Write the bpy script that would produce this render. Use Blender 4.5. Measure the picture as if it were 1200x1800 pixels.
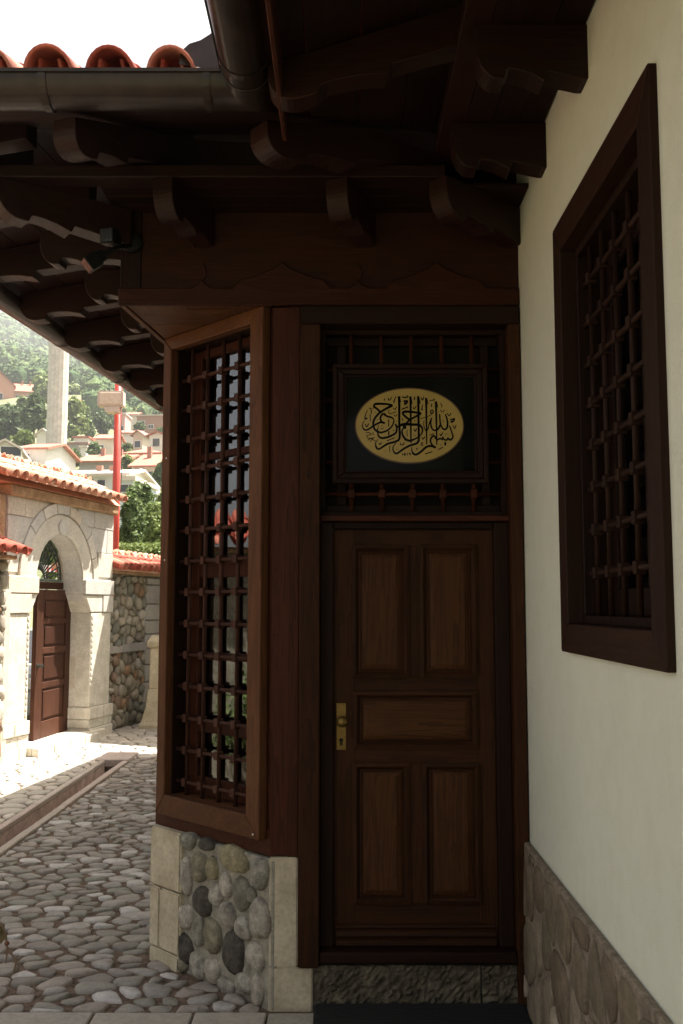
import bpy, bmesh, math, random
from mathutils import Vector, Matrix
R = math.radians
scene = bpy.context.scene
for o in list(bpy.data.objects): bpy.data.objects.remove(o)
COL = scene.collection

# ------------------------------------------------------------------ camera, sky, sun, exposure
F, TH, H = 1700.0, math.atan(165/1700.0), 1.72          # focal length in photo pixels, upward tilt, eye height
cam = bpy.data.cameras.new('camera'); camo = bpy.data.objects.new('camera', cam); COL.objects.link(camo)
camo.location = (0, 0, H); camo.rotation_euler = (R(90)+TH, 0, 0)
cam.sensor_fit = 'VERTICAL'; cam.sensor_height = 36; cam.sensor_width = 24; cam.lens = 36*F/1800
cam.clip_start = .05; cam.clip_end = 4000
scene.camera = camo
SUN = Vector((.32, .235, .90)).normalized()
world = bpy.data.worlds.new('World'); scene.world = world; world.use_nodes = True
wn = world.node_tree; wn.nodes.clear()
sky = wn.nodes.new('ShaderNodeTexSky'); sky.sky_type = 'NISHITA'; sky.sun_disc = False
sky.sun_elevation = math.asin(SUN.z); sky.sun_rotation = math.atan2(SUN.x, SUN.y)
sky.air_density = .7; sky.dust_density = 6; sky.ozone_density = .3
bg = wn.nodes.new('ShaderNodeBackground'); bg.inputs[1].default_value = .078
wo = wn.nodes.new('ShaderNodeOutputWorld')
hs = wn.nodes.new('ShaderNodeHueSaturation'); hs.inputs['Saturation'].default_value = .55          # the photograph's warm white balance
wb = wn.nodes.new('ShaderNodeMix'); wb.data_type = 'RGBA'; wb.blend_type = 'MULTIPLY'; wb.inputs[0].default_value = 1; wb.inputs[7].default_value = (1.035, 1.0, .925, 1)
wn.links.new(sky.outputs[0], hs.inputs['Color']); wn.links.new(hs.outputs[0], wb.inputs[6]); wn.links.new(wb.outputs[2], bg.inputs[0]); wn.links.new(bg.outputs[0], wo.inputs[0])
sl = bpy.data.lights.new('sun', 'SUN'); sl.energy = 5.0; sl.angle = R(.53); sl.color = (1, .95, .87)
so = bpy.data.objects.new('sun', sl); COL.objects.link(so); so.rotation_euler = SUN.to_track_quat('Z', 'Y').to_euler()
vs = scene.view_settings
vs.view_transform = 'Standard'; vs.look = 'None'; vs.gamma = 1; vs.use_curve_mapping = False; vs.exposure = 1.9

# ------------------------------------------------------------------ survey helpers
def ray(u, v):
    x = (u-600)/F; z = (900-v)/F
    return Vector((x, math.cos(TH)-z*math.sin(TH), math.sin(TH)+z*math.cos(TH)))
EYE = Vector((0, 0, H))
def onY(u, v, Y): r = ray(u, v); return EYE + r*(Y/r.y)
def onZ(u, v, Z=0): r = ray(u, v); return EYE + r*((Z-H)/r.z)
V = Vector
UP = V((0, 0, 1))

# ------------------------------------------------------------------ building helpers
WM = {}
class MB:
    def __init__(s): s.v = []; s.f = []
    def add(s, vs, fs):
        k = len(s.v); s.v += [tuple(p) for p in vs]; s.f += [tuple(i+k for i in f) for f in fs]
    def obox(s, o, ax, ay, az):                                   # corner o and three edge vectors
        o, ax, ay, az = V(o), V(ax), V(ay), V(az)
        p = [o, o+ax, o+ax+ay, o+ay, o+az, o+ax+az, o+ax+ay+az, o+ay+az]
        f = [(0,3,2,1),(4,5,6,7),(0,1,5,4),(1,2,6,5),(2,3,7,6),(3,0,4,7)]
        if ax.cross(ay).dot(az) < 0: f = [t[::-1] for t in f]
        s.add(p, f); return s
    def box(s, x0, x1, y0, y1, z0, z1):
        return s.obox((x0,y0,z0), (x1-x0,0,0), (0,y1-y0,0), (0,0,z1-z0))
    def prism(s, poly, fn, d0, d1):                               # fn(p, q, d) -> point
        n = len(poly)
        ar = sum(poly[i][0]*poly[(i+1)%n][1]-poly[(i+1)%n][0]*poly[i][1] for i in range(n))
        if ar < 0: poly = poly[::-1]
        a = [fn(p, q, d0) for p, q in poly]; b = [fn(p, q, d1) for p, q in poly]
        e1 = V(fn(1,0,0))-V(fn(0,0,0)); e2 = V(fn(0,1,0))-V(fn(0,0,0)); e3 = V(fn(0,0,1))-V(fn(0,0,0))
        fs = [tuple(range(n))[::-1], tuple(range(n, 2*n))]+[(i, (i+1)%n, n+(i+1)%n, n+i) for i in range(n)]
        if e1.cross(e2).dot(e3)*(d1-d0) < 0: fs = [t[::-1] for t in fs]
        s.add(a+b, fs); return s
    def tube(s, pts, r, n=8, caps=True):
        pts = [V(p) for p in pts]; m = len(pts); rs = r if isinstance(r, (list, tuple)) else [r]*m
        t0 = (pts[1]-pts[0]).normalized(); u = t0.orthogonal().normalized()
        ring = []
        for i, p in enumerate(pts):
            t = (pts[min(i+1, m-1)]-pts[max(i-1, 0)]).normalized()
            u = (u-t*u.dot(t)).normalized(); w = t.cross(u)
            ring.append([p+(u*math.cos(2*math.pi*k/n)+w*math.sin(2*math.pi*k/n))*rs[i] for k in range(n)])
        vs = [q for rr in ring for q in rr]
        fs = [(i*n+k, i*n+(k+1)%n, (i+1)*n+(k+1)%n, (i+1)*n+k) for i in range(m-1) for k in range(n)]
        if caps: fs += [tuple(range(n))[::-1], tuple(range((m-1)*n, m*n))]
        s.add(vs, fs); return s
    def lathe(s, o, ax, prof, n=16):                              # prof: (distance along ax, radius)
        o, ax = V(o), V(ax).normalized()
        return s.tube([o+ax*d for d, r in prof], [max(r, 1e-4) for d, r in prof], n)
    def build(s, name, mat, parent=None, bevel=0, smooth=False, seg=1):
        lo = V([min(p[i] for p in s.v) for i in range(3)]); hi = V([max(p[i] for p in s.v) for i in range(3)])
        c = V(((lo.x+hi.x)/2, (lo.y+hi.y)/2, lo.z))
        me = bpy.data.meshes.new(name); me.from_pydata([V(p)-c for p in s.v], [], s.f)
        if bevel:
            bm = bmesh.new(); bm.from_mesh(me)
            es = [e for e in bm.edges if len(e.link_faces) == 2 and e.calc_face_angle(0) > .5]
            bmesh.ops.bevel(bm, geom=es, offset=bevel, segments=seg, affect='EDGES', clamp_overlap=True)
            bm.to_mesh(me); bm.free()
        if smooth: me.polygons.foreach_set('use_smooth', [True]*len(me.polygons))
        me.materials.append(mat); me.update()
        return link(name, me, Matrix.Translation(c), parent)
def link(name, me, M, parent=None):
    o = bpy.data.objects.new(name, me); COL.objects.link(o)
    if parent:
        o.parent = parent; o.matrix_parent_inverse = WM[parent.name].inverted()
    o.matrix_basis = M; WM[o.name] = M
    return o
def tag(o, label=None, cat=None, group=None, kind=None):
    if label: o['label'] = label
    if cat: o['category'] = cat
    if group: o['group'] = group
    if kind: o['kind'] = kind
    return o
def thing(name, loc, label, cat, group=None):
    return tag(link(name, None, Matrix.Translation(V(loc))), label, cat, group)
def stuff(o): o['kind'] = 'stuff'; return o

def clip(poly, a, b, c):                                          # keep a*x+b*y <= c
    out = []
    for i in range(len(poly)):
        p, q = poly[i], poly[(i+1) % len(poly)]
        dp, dq = a*p[0]+b*p[1]-c, a*q[0]+b*q[1]-c
        if dp <= 0: out.append(p)
        if dp*dq < 0:
            t = dp/(dp-dq); out.append((p[0]+(q[0]-p[0])*t, p[1]+(q[1]-p[1])*t))
    return out
def centroid(poly):
    return (sum(p[0] for p in poly)/len(poly), sum(p[1] for p in poly)/len(poly))
def area(poly):
    return abs(sum(poly[i][0]*poly[(i+1)%len(poly)][1]-poly[(i+1)%len(poly)][0]*poly[i][1] for i in range(len(poly))))/2
def cells(x0, x1, y0, y1, sx, sy, rng, jit=.42):
    """irregular stone outlines filling a rectangle: Voronoi cells of a jittered, staggered grid"""
    pts = {}
    nx, ny = max(1, round((x1-x0)/sx)), max(1, round((y1-y0)/sy))
    sx, sy = (x1-x0)/nx, (y1-y0)/ny
    for j in range(-1, ny+1):
        for i in range(-1, nx+2):
            pts[i, j] = (x0+(i+.5*(j % 2)+rng.uniform(-jit, jit))*sx, y0+(j+.5+rng.uniform(-jit, jit))*sy)
    out = []
    for (i, j), p in pts.items():
        poly = [(p[0]-2*sx, p[1]-2*sy), (p[0]+2*sx, p[1]-2*sy), (p[0]+2*sx, p[1]+2*sy), (p[0]-2*sx, p[1]+2*sy)]
        for di in range(-2, 3):
            for dj in range(-2, 3):
                q = pts.get((i+di, j+dj))
                if q is None or q is p: continue
                a, b = (q[0]-p[0])/sx**2, (q[1]-p[1])/sy**2       # bisector in the stretched metric
                c = a*(p[0]+q[0])/2+b*(p[1]+q[1])/2
                poly = clip(poly, a, b, c)
                if not poly: break
            if not poly: break
        if not poly: continue
        for a, b, c in ((-1,0,-x0),(1,0,x1),(0,-1,-y0),(0,1,y1)):
            poly = clip(poly, a, b, c) if poly else poly
        if len(poly) >= 3 and area(poly) > .12*sx*sy: out.append(poly)
    return out
def rounded(poly, gap, rng, wob=.05, k=1, cut=.25):
    c = centroid(poly); size = math.sqrt(area(poly)); s = max(.35, 1-gap/size)
    # drop near-duplicate corners, then cut corners once
    pts = []
    for p in poly:
        if not pts or math.hypot(p[0]-pts[-1][0], p[1]-pts[-1][1]) > .12*size: pts.append(p)
    pts = [(c[0]+(p[0]-c[0])*s*(1+rng.uniform(-wob, wob)), c[1]+(p[1]-c[1])*s*(1+rng.uniform(-wob, wob))) for p in pts]
    for _ in range(k):
        q = []
        for i in range(len(pts)):
            a, b = pts[i], pts[(i+1) % len(pts)]
            q += [(a[0]*(1-cut)+b[0]*cut, a[1]*(1-cut)+b[1]*cut), (a[0]*cut+b[0]*(1-cut), a[1]*cut+b[1]*(1-cut))]
        pts = q
    return pts
def add_stone(mb, poly, fn, h, rng, tilt=.15, flat=.8, dome=1.0, sink=.02):
    n = len(poly); c = centroid(poly)
    ar = sum(poly[i][0]*poly[(i+1)%n][1]-poly[(i+1)%n][0]*poly[i][1] for i in range(n))
    if ar < 0: poly = poly[::-1]
    size = math.sqrt(area(poly)); tx, ty = rng.uniform(-tilt, tilt), rng.uniform(-tilt, tilt)
    vs = []
    for sc, z in ((1, -sink), (1.0, .35*h), (.93, .75*h), (flat, .95*h)):
        for p in poly:
            x, y = (p[0]-c[0])*sc, (p[1]-c[1])*sc
            zz = z if z < 0 else z+h*.5*(tx*x+ty*y)/size+rng.uniform(-.06, .06)*h
            vs.append(fn(c[0]+x, c[1]+y, zz))
    vs.append(fn(c[0], c[1], h*dome))
    fs = [(k*n+i, k*n+(i+1)%n, (k+1)*n+(i+1)%n, (k+1)*n+i) for k in range(3) for i in range(n)]
    fs += [(3*n+i, 3*n+(i+1)%n, 4*n) for i in range(n)]
    e1 = V(fn(1,0,0))-V(fn(0,0,0)); e2 = V(fn(0,1,0))-V(fn(0,0,0)); e3 = V(fn(0,0,1))-V(fn(0,0,0))
    if e1.cross(e2).dot(e3) < 0: fs = [t[::-1] for t in fs]
    mb.add(vs, fs)

# ------------------------------------------------------------------ materials
def newmat(name):
    m = bpy.data.materials.new(name); m.use_nodes = True
    nt = m.node_tree; b = nt.nodes['Principled BSDF']
    return m, nt, b
def N(nt, t, **kw):
    n = nt.nodes.new(t)
    for k, v in kw.items():
        if hasattr(n, k): setattr(n, k, v)
        else: n.inputs[k].default_value = v
    return n
def ramp(nt, stops, fac):
    r = nt.nodes.new('ShaderNodeValToRGB'); e = r.color_ramp.elements
    while len(e) < len(stops): e.new(.5)
    for i, (p, c) in enumerate(stops): e[i].position = p; e[i].color = (*c, 1)
    nt.links.new(fac, r.inputs[0]); return r
def coords(nt, scale=(1,1,1), rot=(0,0,0), rnd=True):
    tc = N(nt, 'ShaderNodeTexCoord'); mp = N(nt, 'ShaderNodeMapping')
    mp.inputs['Rotation'].default_value = rot; mp.inputs['Scale'].default_value = scale
    if rnd:
        oi = N(nt, 'ShaderNodeObjectInfo'); mu = N(nt, 'ShaderNodeVectorMath', operation='SCALE')
        mu.inputs[0].default_value = (37, 19, 53); nt.links.new(oi.outputs['Random'], mu.inputs['Scale'])
        ad = N(nt, 'ShaderNodeVectorMath', operation='ADD')
        nt.links.new(tc.outputs['Object'], ad.inputs[0]); nt.links.new(mu.outputs[0], ad.inputs[1])
        nt.links.new(ad.outputs[0], mp.inputs[0])
    else: nt.links.new(tc.outputs['Object'], mp.inputs[0])
    return mp.outputs[0]
def bump(nt, b, h, strength, dist):
    bp = N(nt, 'ShaderNodeBump'); bp.inputs['Strength'].default_value = strength; bp.inputs['Distance'].default_value = dist
    nt.links.new(h, bp.inputs['Height']); nt.links.new(bp.outputs[0], b.inputs['Normal'])
def mixc(nt, a, b, fac, mode='MIX'):
    m = N(nt, 'ShaderNodeMix'); m.data_type = 'RGBA'; m.blend_type = mode
    for s, x in ((m.inputs[6], a), (m.inputs[7], b), (m.inputs[0], fac)):
        if hasattr(x, 'links'): nt.links.new(x, s)
        elif isinstance(x, tuple): s.default_value = (*x, 1)
        else: s.default_value = x
    return m.outputs[2]
def rnd_out(nt):
    oi = N(nt, 'ShaderNodeObjectInfo'); ge = N(nt, 'ShaderNodeNewGeometry')
    a = N(nt, 'ShaderNodeMath', operation='ADD'); f = N(nt, 'ShaderNodeMath', operation='FRACT')
    nt.links.new(oi.outputs['Random'], a.inputs[0]); nt.links.new(ge.outputs['Random Per Island'], a.inputs[1])
    nt.links.new(a.outputs[0], f.inputs[0]); return f.outputs[0]
def wood(name, dark, light, axis='Z', rough=.5, wear=None, rotz=0, spec=.4, grain=1.0):
    m, nt, b = newmat(name)
    sc = {'X': (.06, 1, 1), 'Y': (1, .06, 1), 'Z': (1, 1, .06)}[axis]
    co = coords(nt, sc, (0, 0, rotz))
    n1 = N(nt, 'ShaderNodeTexNoise'); n1.inputs['Scale'].default_value = 14; n1.inputs['Detail'].default_value = 3; n1.inputs['Distortion'].default_value = .8
    n2 = N(nt, 'ShaderNodeTexNoise'); n2.inputs['Scale'].default_value = 140; n2.inputs['Detail'].default_value = 5; n2.inputs['Roughness'].default_value = .7
    nt.links.new(co, n1.inputs['Vector']); nt.links.new(co, n2.inputs['Vector'])
    # growth rings: saw-tooth of the stretched noise
    mu = N(nt, 'ShaderNodeMath', operation='MULTIPLY'); mu.inputs[1].default_value = 9
    nt.links.new(n1.outputs[0], mu.inputs[0])
    fr = N(nt, 'ShaderNodeMath', operation='FRACT'); nt.links.new(mu.outputs[0], fr.inputs[0])
    mx = N(nt, 'ShaderNodeMath', operation='MULTIPLY_ADD'); mx.inputs[1].default_value = .34
    nt.links.new(fr.outputs[0], mx.inputs[0])
    m2 = N(nt, 'ShaderNodeMath', operation='MULTIPLY'); m2.inputs[1].default_value = .74; nt.links.new(n2.outputs[0], m2.inputs[0])
    nt.links.new(m2.outputs[0], mx.inputs[2])
    r = ramp(nt, [(.12, dark), (.8, light)], mx.outputs[0])
    col = r.outputs[0]
    oi = N(nt, 'ShaderNodeObjectInfo')
    tint = ramp(nt, [(0, (.78,.76,.76)), (1, (1.12,1.1,1.08))], oi.outputs['Random'])
    col = mixc(nt, col, tint.outputs[0], 1.0, 'MULTIPLY')
    if wear:
        co2 = coords(nt, (1,1,.6))
        n3 = N(nt, 'ShaderNodeTexNoise'); n3.inputs['Scale'].default_value = 3.2; n3.inputs['Detail'].default_value = 8; n3.inputs['Roughness'].default_value = .7
        nt.links.new(co2, n3.inputs['Vector'])
        rr = ramp(nt, [(.5, (0,0,0)), (.72, (.75,.75,.75))], n3.outputs[0])
        col = mixc(nt, col, wear, rr.outputs[0])
    nt.links.new(col, b.inputs['Base Color'])
    rg = ramp(nt, [(.2, (rough*.75,)*3), (.9, (min(1, rough*1.3),)*3)], n2.outputs[0])
    nt.links.new(rg.outputs[0], b.inputs['Roughness'])
    b.inputs['Specular IOR Level'].default_value = spec
    bump(nt, b, mx.outputs[0], .35*grain, .004)
    return m
def rough_stone(name, cols, scale=6, rough=.85, bumps=.5, per=True, dist=.01, mottle=.35, coarse=2.0):
    """cols: list of colours chosen per stone; mottled"""
    m, nt, b = newmat(name); co = coords(nt)
    n = N(nt, 'ShaderNodeTexNoise'); n.inputs['Scale'].default_value = scale; n.inputs['Detail'].default_value = 9; n.inputs['Roughness'].default_value = .68
    nt.links.new(co, n.inputs['Vector'])
    n2 = N(nt, 'ShaderNodeTexNoise'); n2.inputs['Scale'].default_value = scale*7; n2.inputs['Detail'].default_value = 4
    nt.links.new(co, n2.inputs['Vector'])
    if per and len(cols) > 1:
        st = [(i/len(cols), c) for i, c in enumerate(cols)]
        r = ramp(nt, st, rnd_out(nt)); r.color_ramp.interpolation = 'CONSTANT'; col = r.outputs[0]
    else: col = ramp(nt, [(.35, cols[0]), (.65, cols[-1])], n.outputs[0]).outputs[0]
    mo = ramp(nt, [(.25, (1-mottle,)*3), (.75, (1+mottle,)*3)], n.outputs[0])
    col = mixc(nt, col, mo.outputs[0], 1.0, 'MULTIPLY')
    sp = ramp(nt, [(.35, (.8,.8,.8)), (.6, (1.08,1.08,1.08))], n2.outputs[0])
    col = mixc(nt, col, sp.outputs[0], .6, 'MULTIPLY')
    nt.links.new(col, b.inputs['Base Color']); b.inputs['Roughness'].default_value = rough; b.inputs['Specular IOR Level'].default_value = .3
    ad = N(nt, 'ShaderNodeMath', operation='MULTIPLY_ADD'); ad.inputs[1].default_value = .35
    nt.links.new(n2.outputs[0], ad.inputs[0]); nt.links.new(n.outputs[0], ad.inputs[2])
    bump(nt, b, ad.outputs[0], bumps, dist)
    return m
def plain(name, col, rough=.5, metal=0, var=.12, scale=20, bumps=0, spec=.5, coat=0):
    m, nt, b = newmat(name)
    n = N(nt, 'ShaderNodeTexNoise'); n.inputs['Scale'].default_value = scale; n.inputs['Detail'].default_value = 6
    nt.links.new(coords(nt), n.inputs['Vector'])
    mo = ramp(nt, [(.3, tuple(c*(1-var) for c in col)), (.7, tuple(min(1, c*(1+var)) for c in col))], n.outputs[0])
    nt.links.new(mo.outputs[0], b.inputs['Base Color'])
    rg = ramp(nt, [(.3, (rough*.85,)*3), (.7, (min(1, rough*1.15),)*3)], n.outputs[0]); nt.links.new(rg.outputs[0], b.inputs['Roughness'])
    b.inputs['Metallic'].default_value = metal; b.inputs['Specular IOR Level'].default_value = spec; b.inputs['Coat Weight'].default_value = coat
    if bumps: bump(nt, b, n.outputs[0], bumps, .003)
    return m
def glass(name, tint=(.75,.78,.76), ior=1.5):
    m = bpy.data.materials.new(name); m.use_nodes = True; nt = m.node_tree; nt.nodes.clear()
    o = N(nt, 'ShaderNodeOutputMaterial'); mi = N(nt, 'ShaderNodeMixShader'); fr = N(nt, 'ShaderNodeFresnel'); fr.inputs[0].default_value = ior
    t = N(nt, 'ShaderNodeBsdfTransparent'); t.inputs[0].default_value = (*tint, 1)
    g = N(nt, 'ShaderNodeBsdfGlossy'); g.inputs['Roughness'].default_value = .01
    nt.links.new(fr.outputs[0], mi.inputs[0]); nt.links.new(t.outputs[0], mi.inputs[1]); nt.links.new(g.outputs[0], mi.inputs[2]); nt.links.new(mi.outputs[0], o.inputs[0])
    return m
def leafmat(name, c0, c1, trans=.3):
    m, nt, b = newmat(name)
    r = ramp(nt, [(0, c0), (1, c1)], rnd_out(nt)); nt.links.new(r.outputs[0], b.inputs['Base Color']); b.inputs['Roughness'].default_value = .6
    b.inputs['Specular IOR Level'].default_value = .25
    t = N(nt, 'ShaderNodeBsdfTranslucent'); nt.links.new(r.outputs[0], t.inputs[0])
    mi = N(nt, 'ShaderNodeMixShader'); mi.inputs[0].default_value = trans
    out = nt.nodes['Material Output']
    nt.links.new(b.outputs[0], mi.inputs[1]); nt.links.new(t.outputs[0], mi.inputs[2]); nt.links.new(mi.outputs[0], out.inputs[0])
    return m
def plastermat(name, col, var=.06, sc=.9):
    m, nt, b = newmat(name); co = coords(nt, rnd=False)
    n = N(nt, 'ShaderNodeTexNoise'); n.inputs['Scale'].default_value = sc; n.inputs['Detail'].default_value = 7; n.inputs['Roughness'].default_value = .6
    n2 = N(nt, 'ShaderNodeTexNoise'); n2.inputs['Scale'].default_value = 170; n2.inputs['Detail'].default_value = 4
    n3 = N(nt, 'ShaderNodeTexNoise'); n3.inputs['Scale'].default_value = 9; n3.inputs['Detail'].default_value = 9; n3.inputs['Roughness'].default_value = .75
    for k in (n, n2, n3): nt.links.new(co, k.inputs['Vector'])
    c = ramp(nt, [(.3, tuple(x*(1-var) for x in col)), (.7, tuple(min(1, x*(1+var)) for x in col))], n.outputs[0]).outputs[0]
    st = ramp(nt, [(.40, (.93,.92,.88)), (.55, (1,1,1))], n3.outputs[0]); c = mixc(nt, c, st.outputs[0], .5, 'MULTIPLY')
    nt.links.new(c, b.inputs['Base Color']); b.inputs['Roughness'].default_value = .9; b.inputs['Specular IOR Level'].default_value = .2
    tw = N(nt, 'ShaderNodeTexNoise'); tw.inputs['Scale'].default_value = 5.5; tw.inputs['Detail'].default_value = 3; nt.links.new(co, tw.inputs['Vector'])
    ma = N(nt, 'ShaderNodeMath', operation='MULTIPLY_ADD'); ma.inputs[1].default_value = 2.2; nt.links.new(tw.outputs[0], ma.inputs[0]); nt.links.new(n2.outputs[0], ma.inputs[2])
    bump(nt, b, ma.outputs[0], .4, .005)
    return m

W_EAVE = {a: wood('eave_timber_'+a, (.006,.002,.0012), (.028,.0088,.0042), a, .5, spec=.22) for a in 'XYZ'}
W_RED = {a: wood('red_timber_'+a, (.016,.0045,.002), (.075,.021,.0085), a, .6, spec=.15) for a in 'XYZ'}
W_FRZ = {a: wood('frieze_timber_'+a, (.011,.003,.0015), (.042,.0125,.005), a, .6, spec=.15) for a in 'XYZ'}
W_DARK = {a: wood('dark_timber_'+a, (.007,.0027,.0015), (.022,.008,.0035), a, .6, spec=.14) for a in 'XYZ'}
W_BAY = {a: wood('bay_timber_'+a, (.035,.013,.005), (.13,.052,.02), a, .6, wear=(.135,.06,.024), spec=.15) for a in 'XYZ'}
W_BAYT = wood('bay_timber_rail', (.035,.013,.005), (.13,.052,.02), 'X', .6, wear=(.135,.06,.024), rotz=R(45.7), spec=.15)
W_DOOR = {a: wood('oak_door_'+a, (.009,.0033,.0011), (.054,.0195,.006), a, .6, wear=(.052,.0215,.007), spec=.13, grain=1.0) for a in 'XYZ'}
W_PANEL = {a: wood('oak_panel_'+a, (.02,.0085,.003), (.088,.034,.011), a, .6, wear=(.085,.035,.0115), spec=.13, grain=1.3) for a in 'XZ'}
W_WIN = {a: wood('window_timber_'+a, (.016,.0065,.0035), (.032,.013,.0065), a, .6, spec=.15) for a in 'XYZ'}
W_LAT = {a: wood('lattice_timber_'+a, (.022,.0085,.005), (.085,.036,.022), a, .6, spec=.15) for a in 'XYZ'}
M_PLASTER = plastermat('cream_plaster', (.705,.725,.60), .04)
M_WHITE = plastermat('white_plaster', (.72,.70,.66))
M_MORTAR = rough_stone('mortar', [(.27,.245,.19), (.35,.32,.25)], 18, .95, .8, False)
M_EARTH = rough_stone('earth_joints', [(.12,.083,.06), (.24,.17,.125)], 24, .98, 1.0, False, .02)
M_COBBLE = rough_stone('cobblestone', [(.27,.245,.205), (.34,.295,.25), (.26,.25,.205), (.43,.385,.345), (.30,.265,.23), (.55,.515,.48), (.31,.285,.24), (.36,.31,.265), (.24,.215,.185), (.35,.32,.285)], 14, .6, .6, mottle=.3)
M_PEBBLE = rough_stone('river_stone', [(.30,.28,.22), (.24,.225,.16), (.36,.34,.29), (.11,.10,.085), (.42,.38,.31), (.27,.26,.20), (.34,.31,.27), (.30,.265,.17), (.2,.185,.15)], 10, .72, .4, mottle=.35)
M_PLINTH = rough_stone('plinth_stone', [(.19,.152,.10), (.25,.20,.14), (.165,.135,.09), (.37,.305,.22), (.21,.168,.115), (.165,.125,.083)], 13, .88, 1.0, mottle=.5)
M_PLINTHM = rough_stone('plinth_mortar', [(.22,.175,.125), (.29,.235,.175)], 22, .95, 1.2, False)
M_LIME = rough_stone('limestone', [(.50,.425,.29), (.585,.51,.37)], 7, .85, .7, False, .008, .15)
M_GATE = rough_stone('gate_limestone', [(.60,.555,.465), (.68,.635,.545)], 7, .85, .7, False, .008, .15)
M_ASHLAR = rough_stone('ashlar', [(.60,.55,.47), (.65,.60,.53), (.54,.51,.46), (.62,.54,.44), (.57,.54,.50)], 5, .88, .5, mottle=.16)
M_OCHRE = rough_stone('ochre_stone', [(.36,.21,.11), (.46,.31,.19)], 5, .9, .7, False, .02, .3)
M_FIELD = rough_stone('field_stone', [(.30,.26,.20), (.38,.34,.27), (.24,.215,.17), (.44,.39,.32), (.33,.28,.21), (.36,.23,.14), (.22,.22,.18), (.34,.30,.24), (.27,.24,.2), (.48,.44,.37), (.29,.27,.22), (.26,.18,.13)], 7, .85, .6, mottle=.25)
M_STEP = rough_stone('dark_step_stone', [(.08,.066,.044), (.16,.135,.09)], 16, .85, 1.0, False, .02, .4)
M_SLAB = rough_stone('paving_slab', [(.36,.33,.27), (.42,.38,.32), (.39,.35,.3)], 6, .75, .4, mottle=.15)
M_KERB = rough_stone('kerb_stone', [(.42,.36,.31), (.48,.42,.37), (.45,.37,.33)], 8, .8, .4, mottle=.12)
M_REDKERB = rough_stone('pink_channel_stone', [(.52,.40,.355), (.60,.475,.43)], 9, .85, .4, False)
M_TILE = rough_stone('terracotta_tile', [(.38,.08,.05), (.42,.11,.068), (.33,.065,.04), (.46,.165,.11), (.39,.095,.06)], 9, .8, .5, mottle=.3)
M_TILEP = rough_stone('sunlit_terracotta_tile', [(.56,.27,.17), (.60,.33,.22), (.50,.21,.13), (.64,.40,.29), (.57,.29,.19)], 9, .85, .5, mottle=.25)  # paler copy of the terracotta: the glare of full sun put into the colour
M_METAL = plain('brown_coated_metal', (.03,.019,.014), .38, .3, .35, 14, .15)
M_BLACK = plain('black_plastic', (.008,.008,.008), .5, spec=.12)
M_LENS = plain('lens', (.02,.021,.02), .25)
M_BRASS = plain('aged_brass', (.20,.125,.035), .42, .8, .2, 60)
M_MAT = plain('rubber_mat', (.008,.008,.008), .8, 0, .3, 200, .8)
M_GOLD = plain('gold_paper', (.50,.36,.115), .7, 0, .06, 12, spec=.1)
M_INK = plain('black_ink', (.006,.004,.003), .8, spec=.05)
M_MATB = plain('black_mount_board', (.007,.008,.0065), .8, spec=.06)
M_BROWNLINE = plain('brown_inlay', (.10,.04,.015), .5)
M_GLASS = glass('window_glass', (.96,.96,.96), 2.7)
M_PGLASS = glass('picture_glass', (.97,.97,.97), 1.12)
M_CURT = plain('white_curtain', (.78,.75,.76), .9)
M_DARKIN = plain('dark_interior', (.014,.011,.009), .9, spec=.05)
M_REDP = plain('red_painted_steel', (.48,.045,.025), .45, 0, .08, 6)
M_GREYP = plain('grey_painted_box', (.50,.42,.36), .5, 0, .08, 8)
M_CAR = plain('silver_green_car_paint', (.35,.37,.35), .3, .3, .03, 5, 0, .5, .6)
M_TYRE = plain('tyre_rubber', (.02,.02,.02), .8)
M_WINDARK = plain('dark_window_glass', (.05,.05,.055), .15)
M_FRAMEW = plain('white_window_frame', (.7,.68,.64), .6)
M_IRON = plain('black_iron', (.02,.025,.02), .5)
D = 4.36                                                          # distance of the door wall
XW = .817                                                         # plane of the plaster wall
# ------------------------------------------------------------------ the ground
def terrain_z(x, y):
    ks = [(-400,-.4),(17,-.4),(20,.3),(30,1.5),(60,6),(100,13),(150,26),(200,40),(250,55),(400,105),(700,208),(780,225),(1100,150)]
    z = ks[-1][1]
    for (a, za), (b, zb) in zip(ks, ks[1:]):
        if a <= y <= b: z = za+(zb-za)*(y-a)/(b-a); break
    if y > 300: z -= min(90, max(-12, (x+253)*.24))*min(1, (y-300)/400)
    if y > 40: z += (math.sin(x*.07+y*.03)+math.sin(x*.023-y*.041))*min(3, y*.01)
    return z
mb = MB(); xs = [-500,-400,-330]+[-300+i*12 for i in range(26)]+[30,80,150,260,400,500]
ys = [-300,-60,0,12,17,20,25,30,40,50,60,75]+[90+i*14 for i in range(52)]+[850,950,1100]
mb.v = [(x, y, terrain_z(x, y)) for y in ys for x in xs]
nx = len(xs); mb.f = [(j*nx+i, j*nx+i+1, (j+1)*nx+i+1, (j+1)*nx+i) for j in range(len(ys)-1) for i in range(nx-1)]
M_TERR = rough_stone('hillside_grass', [(.10,.115,.05), (.17,.16,.09)], .12, .95, .3, False)
tag(mb.build('terrain', M_TERR, smooth=True), kind='structure')

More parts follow.
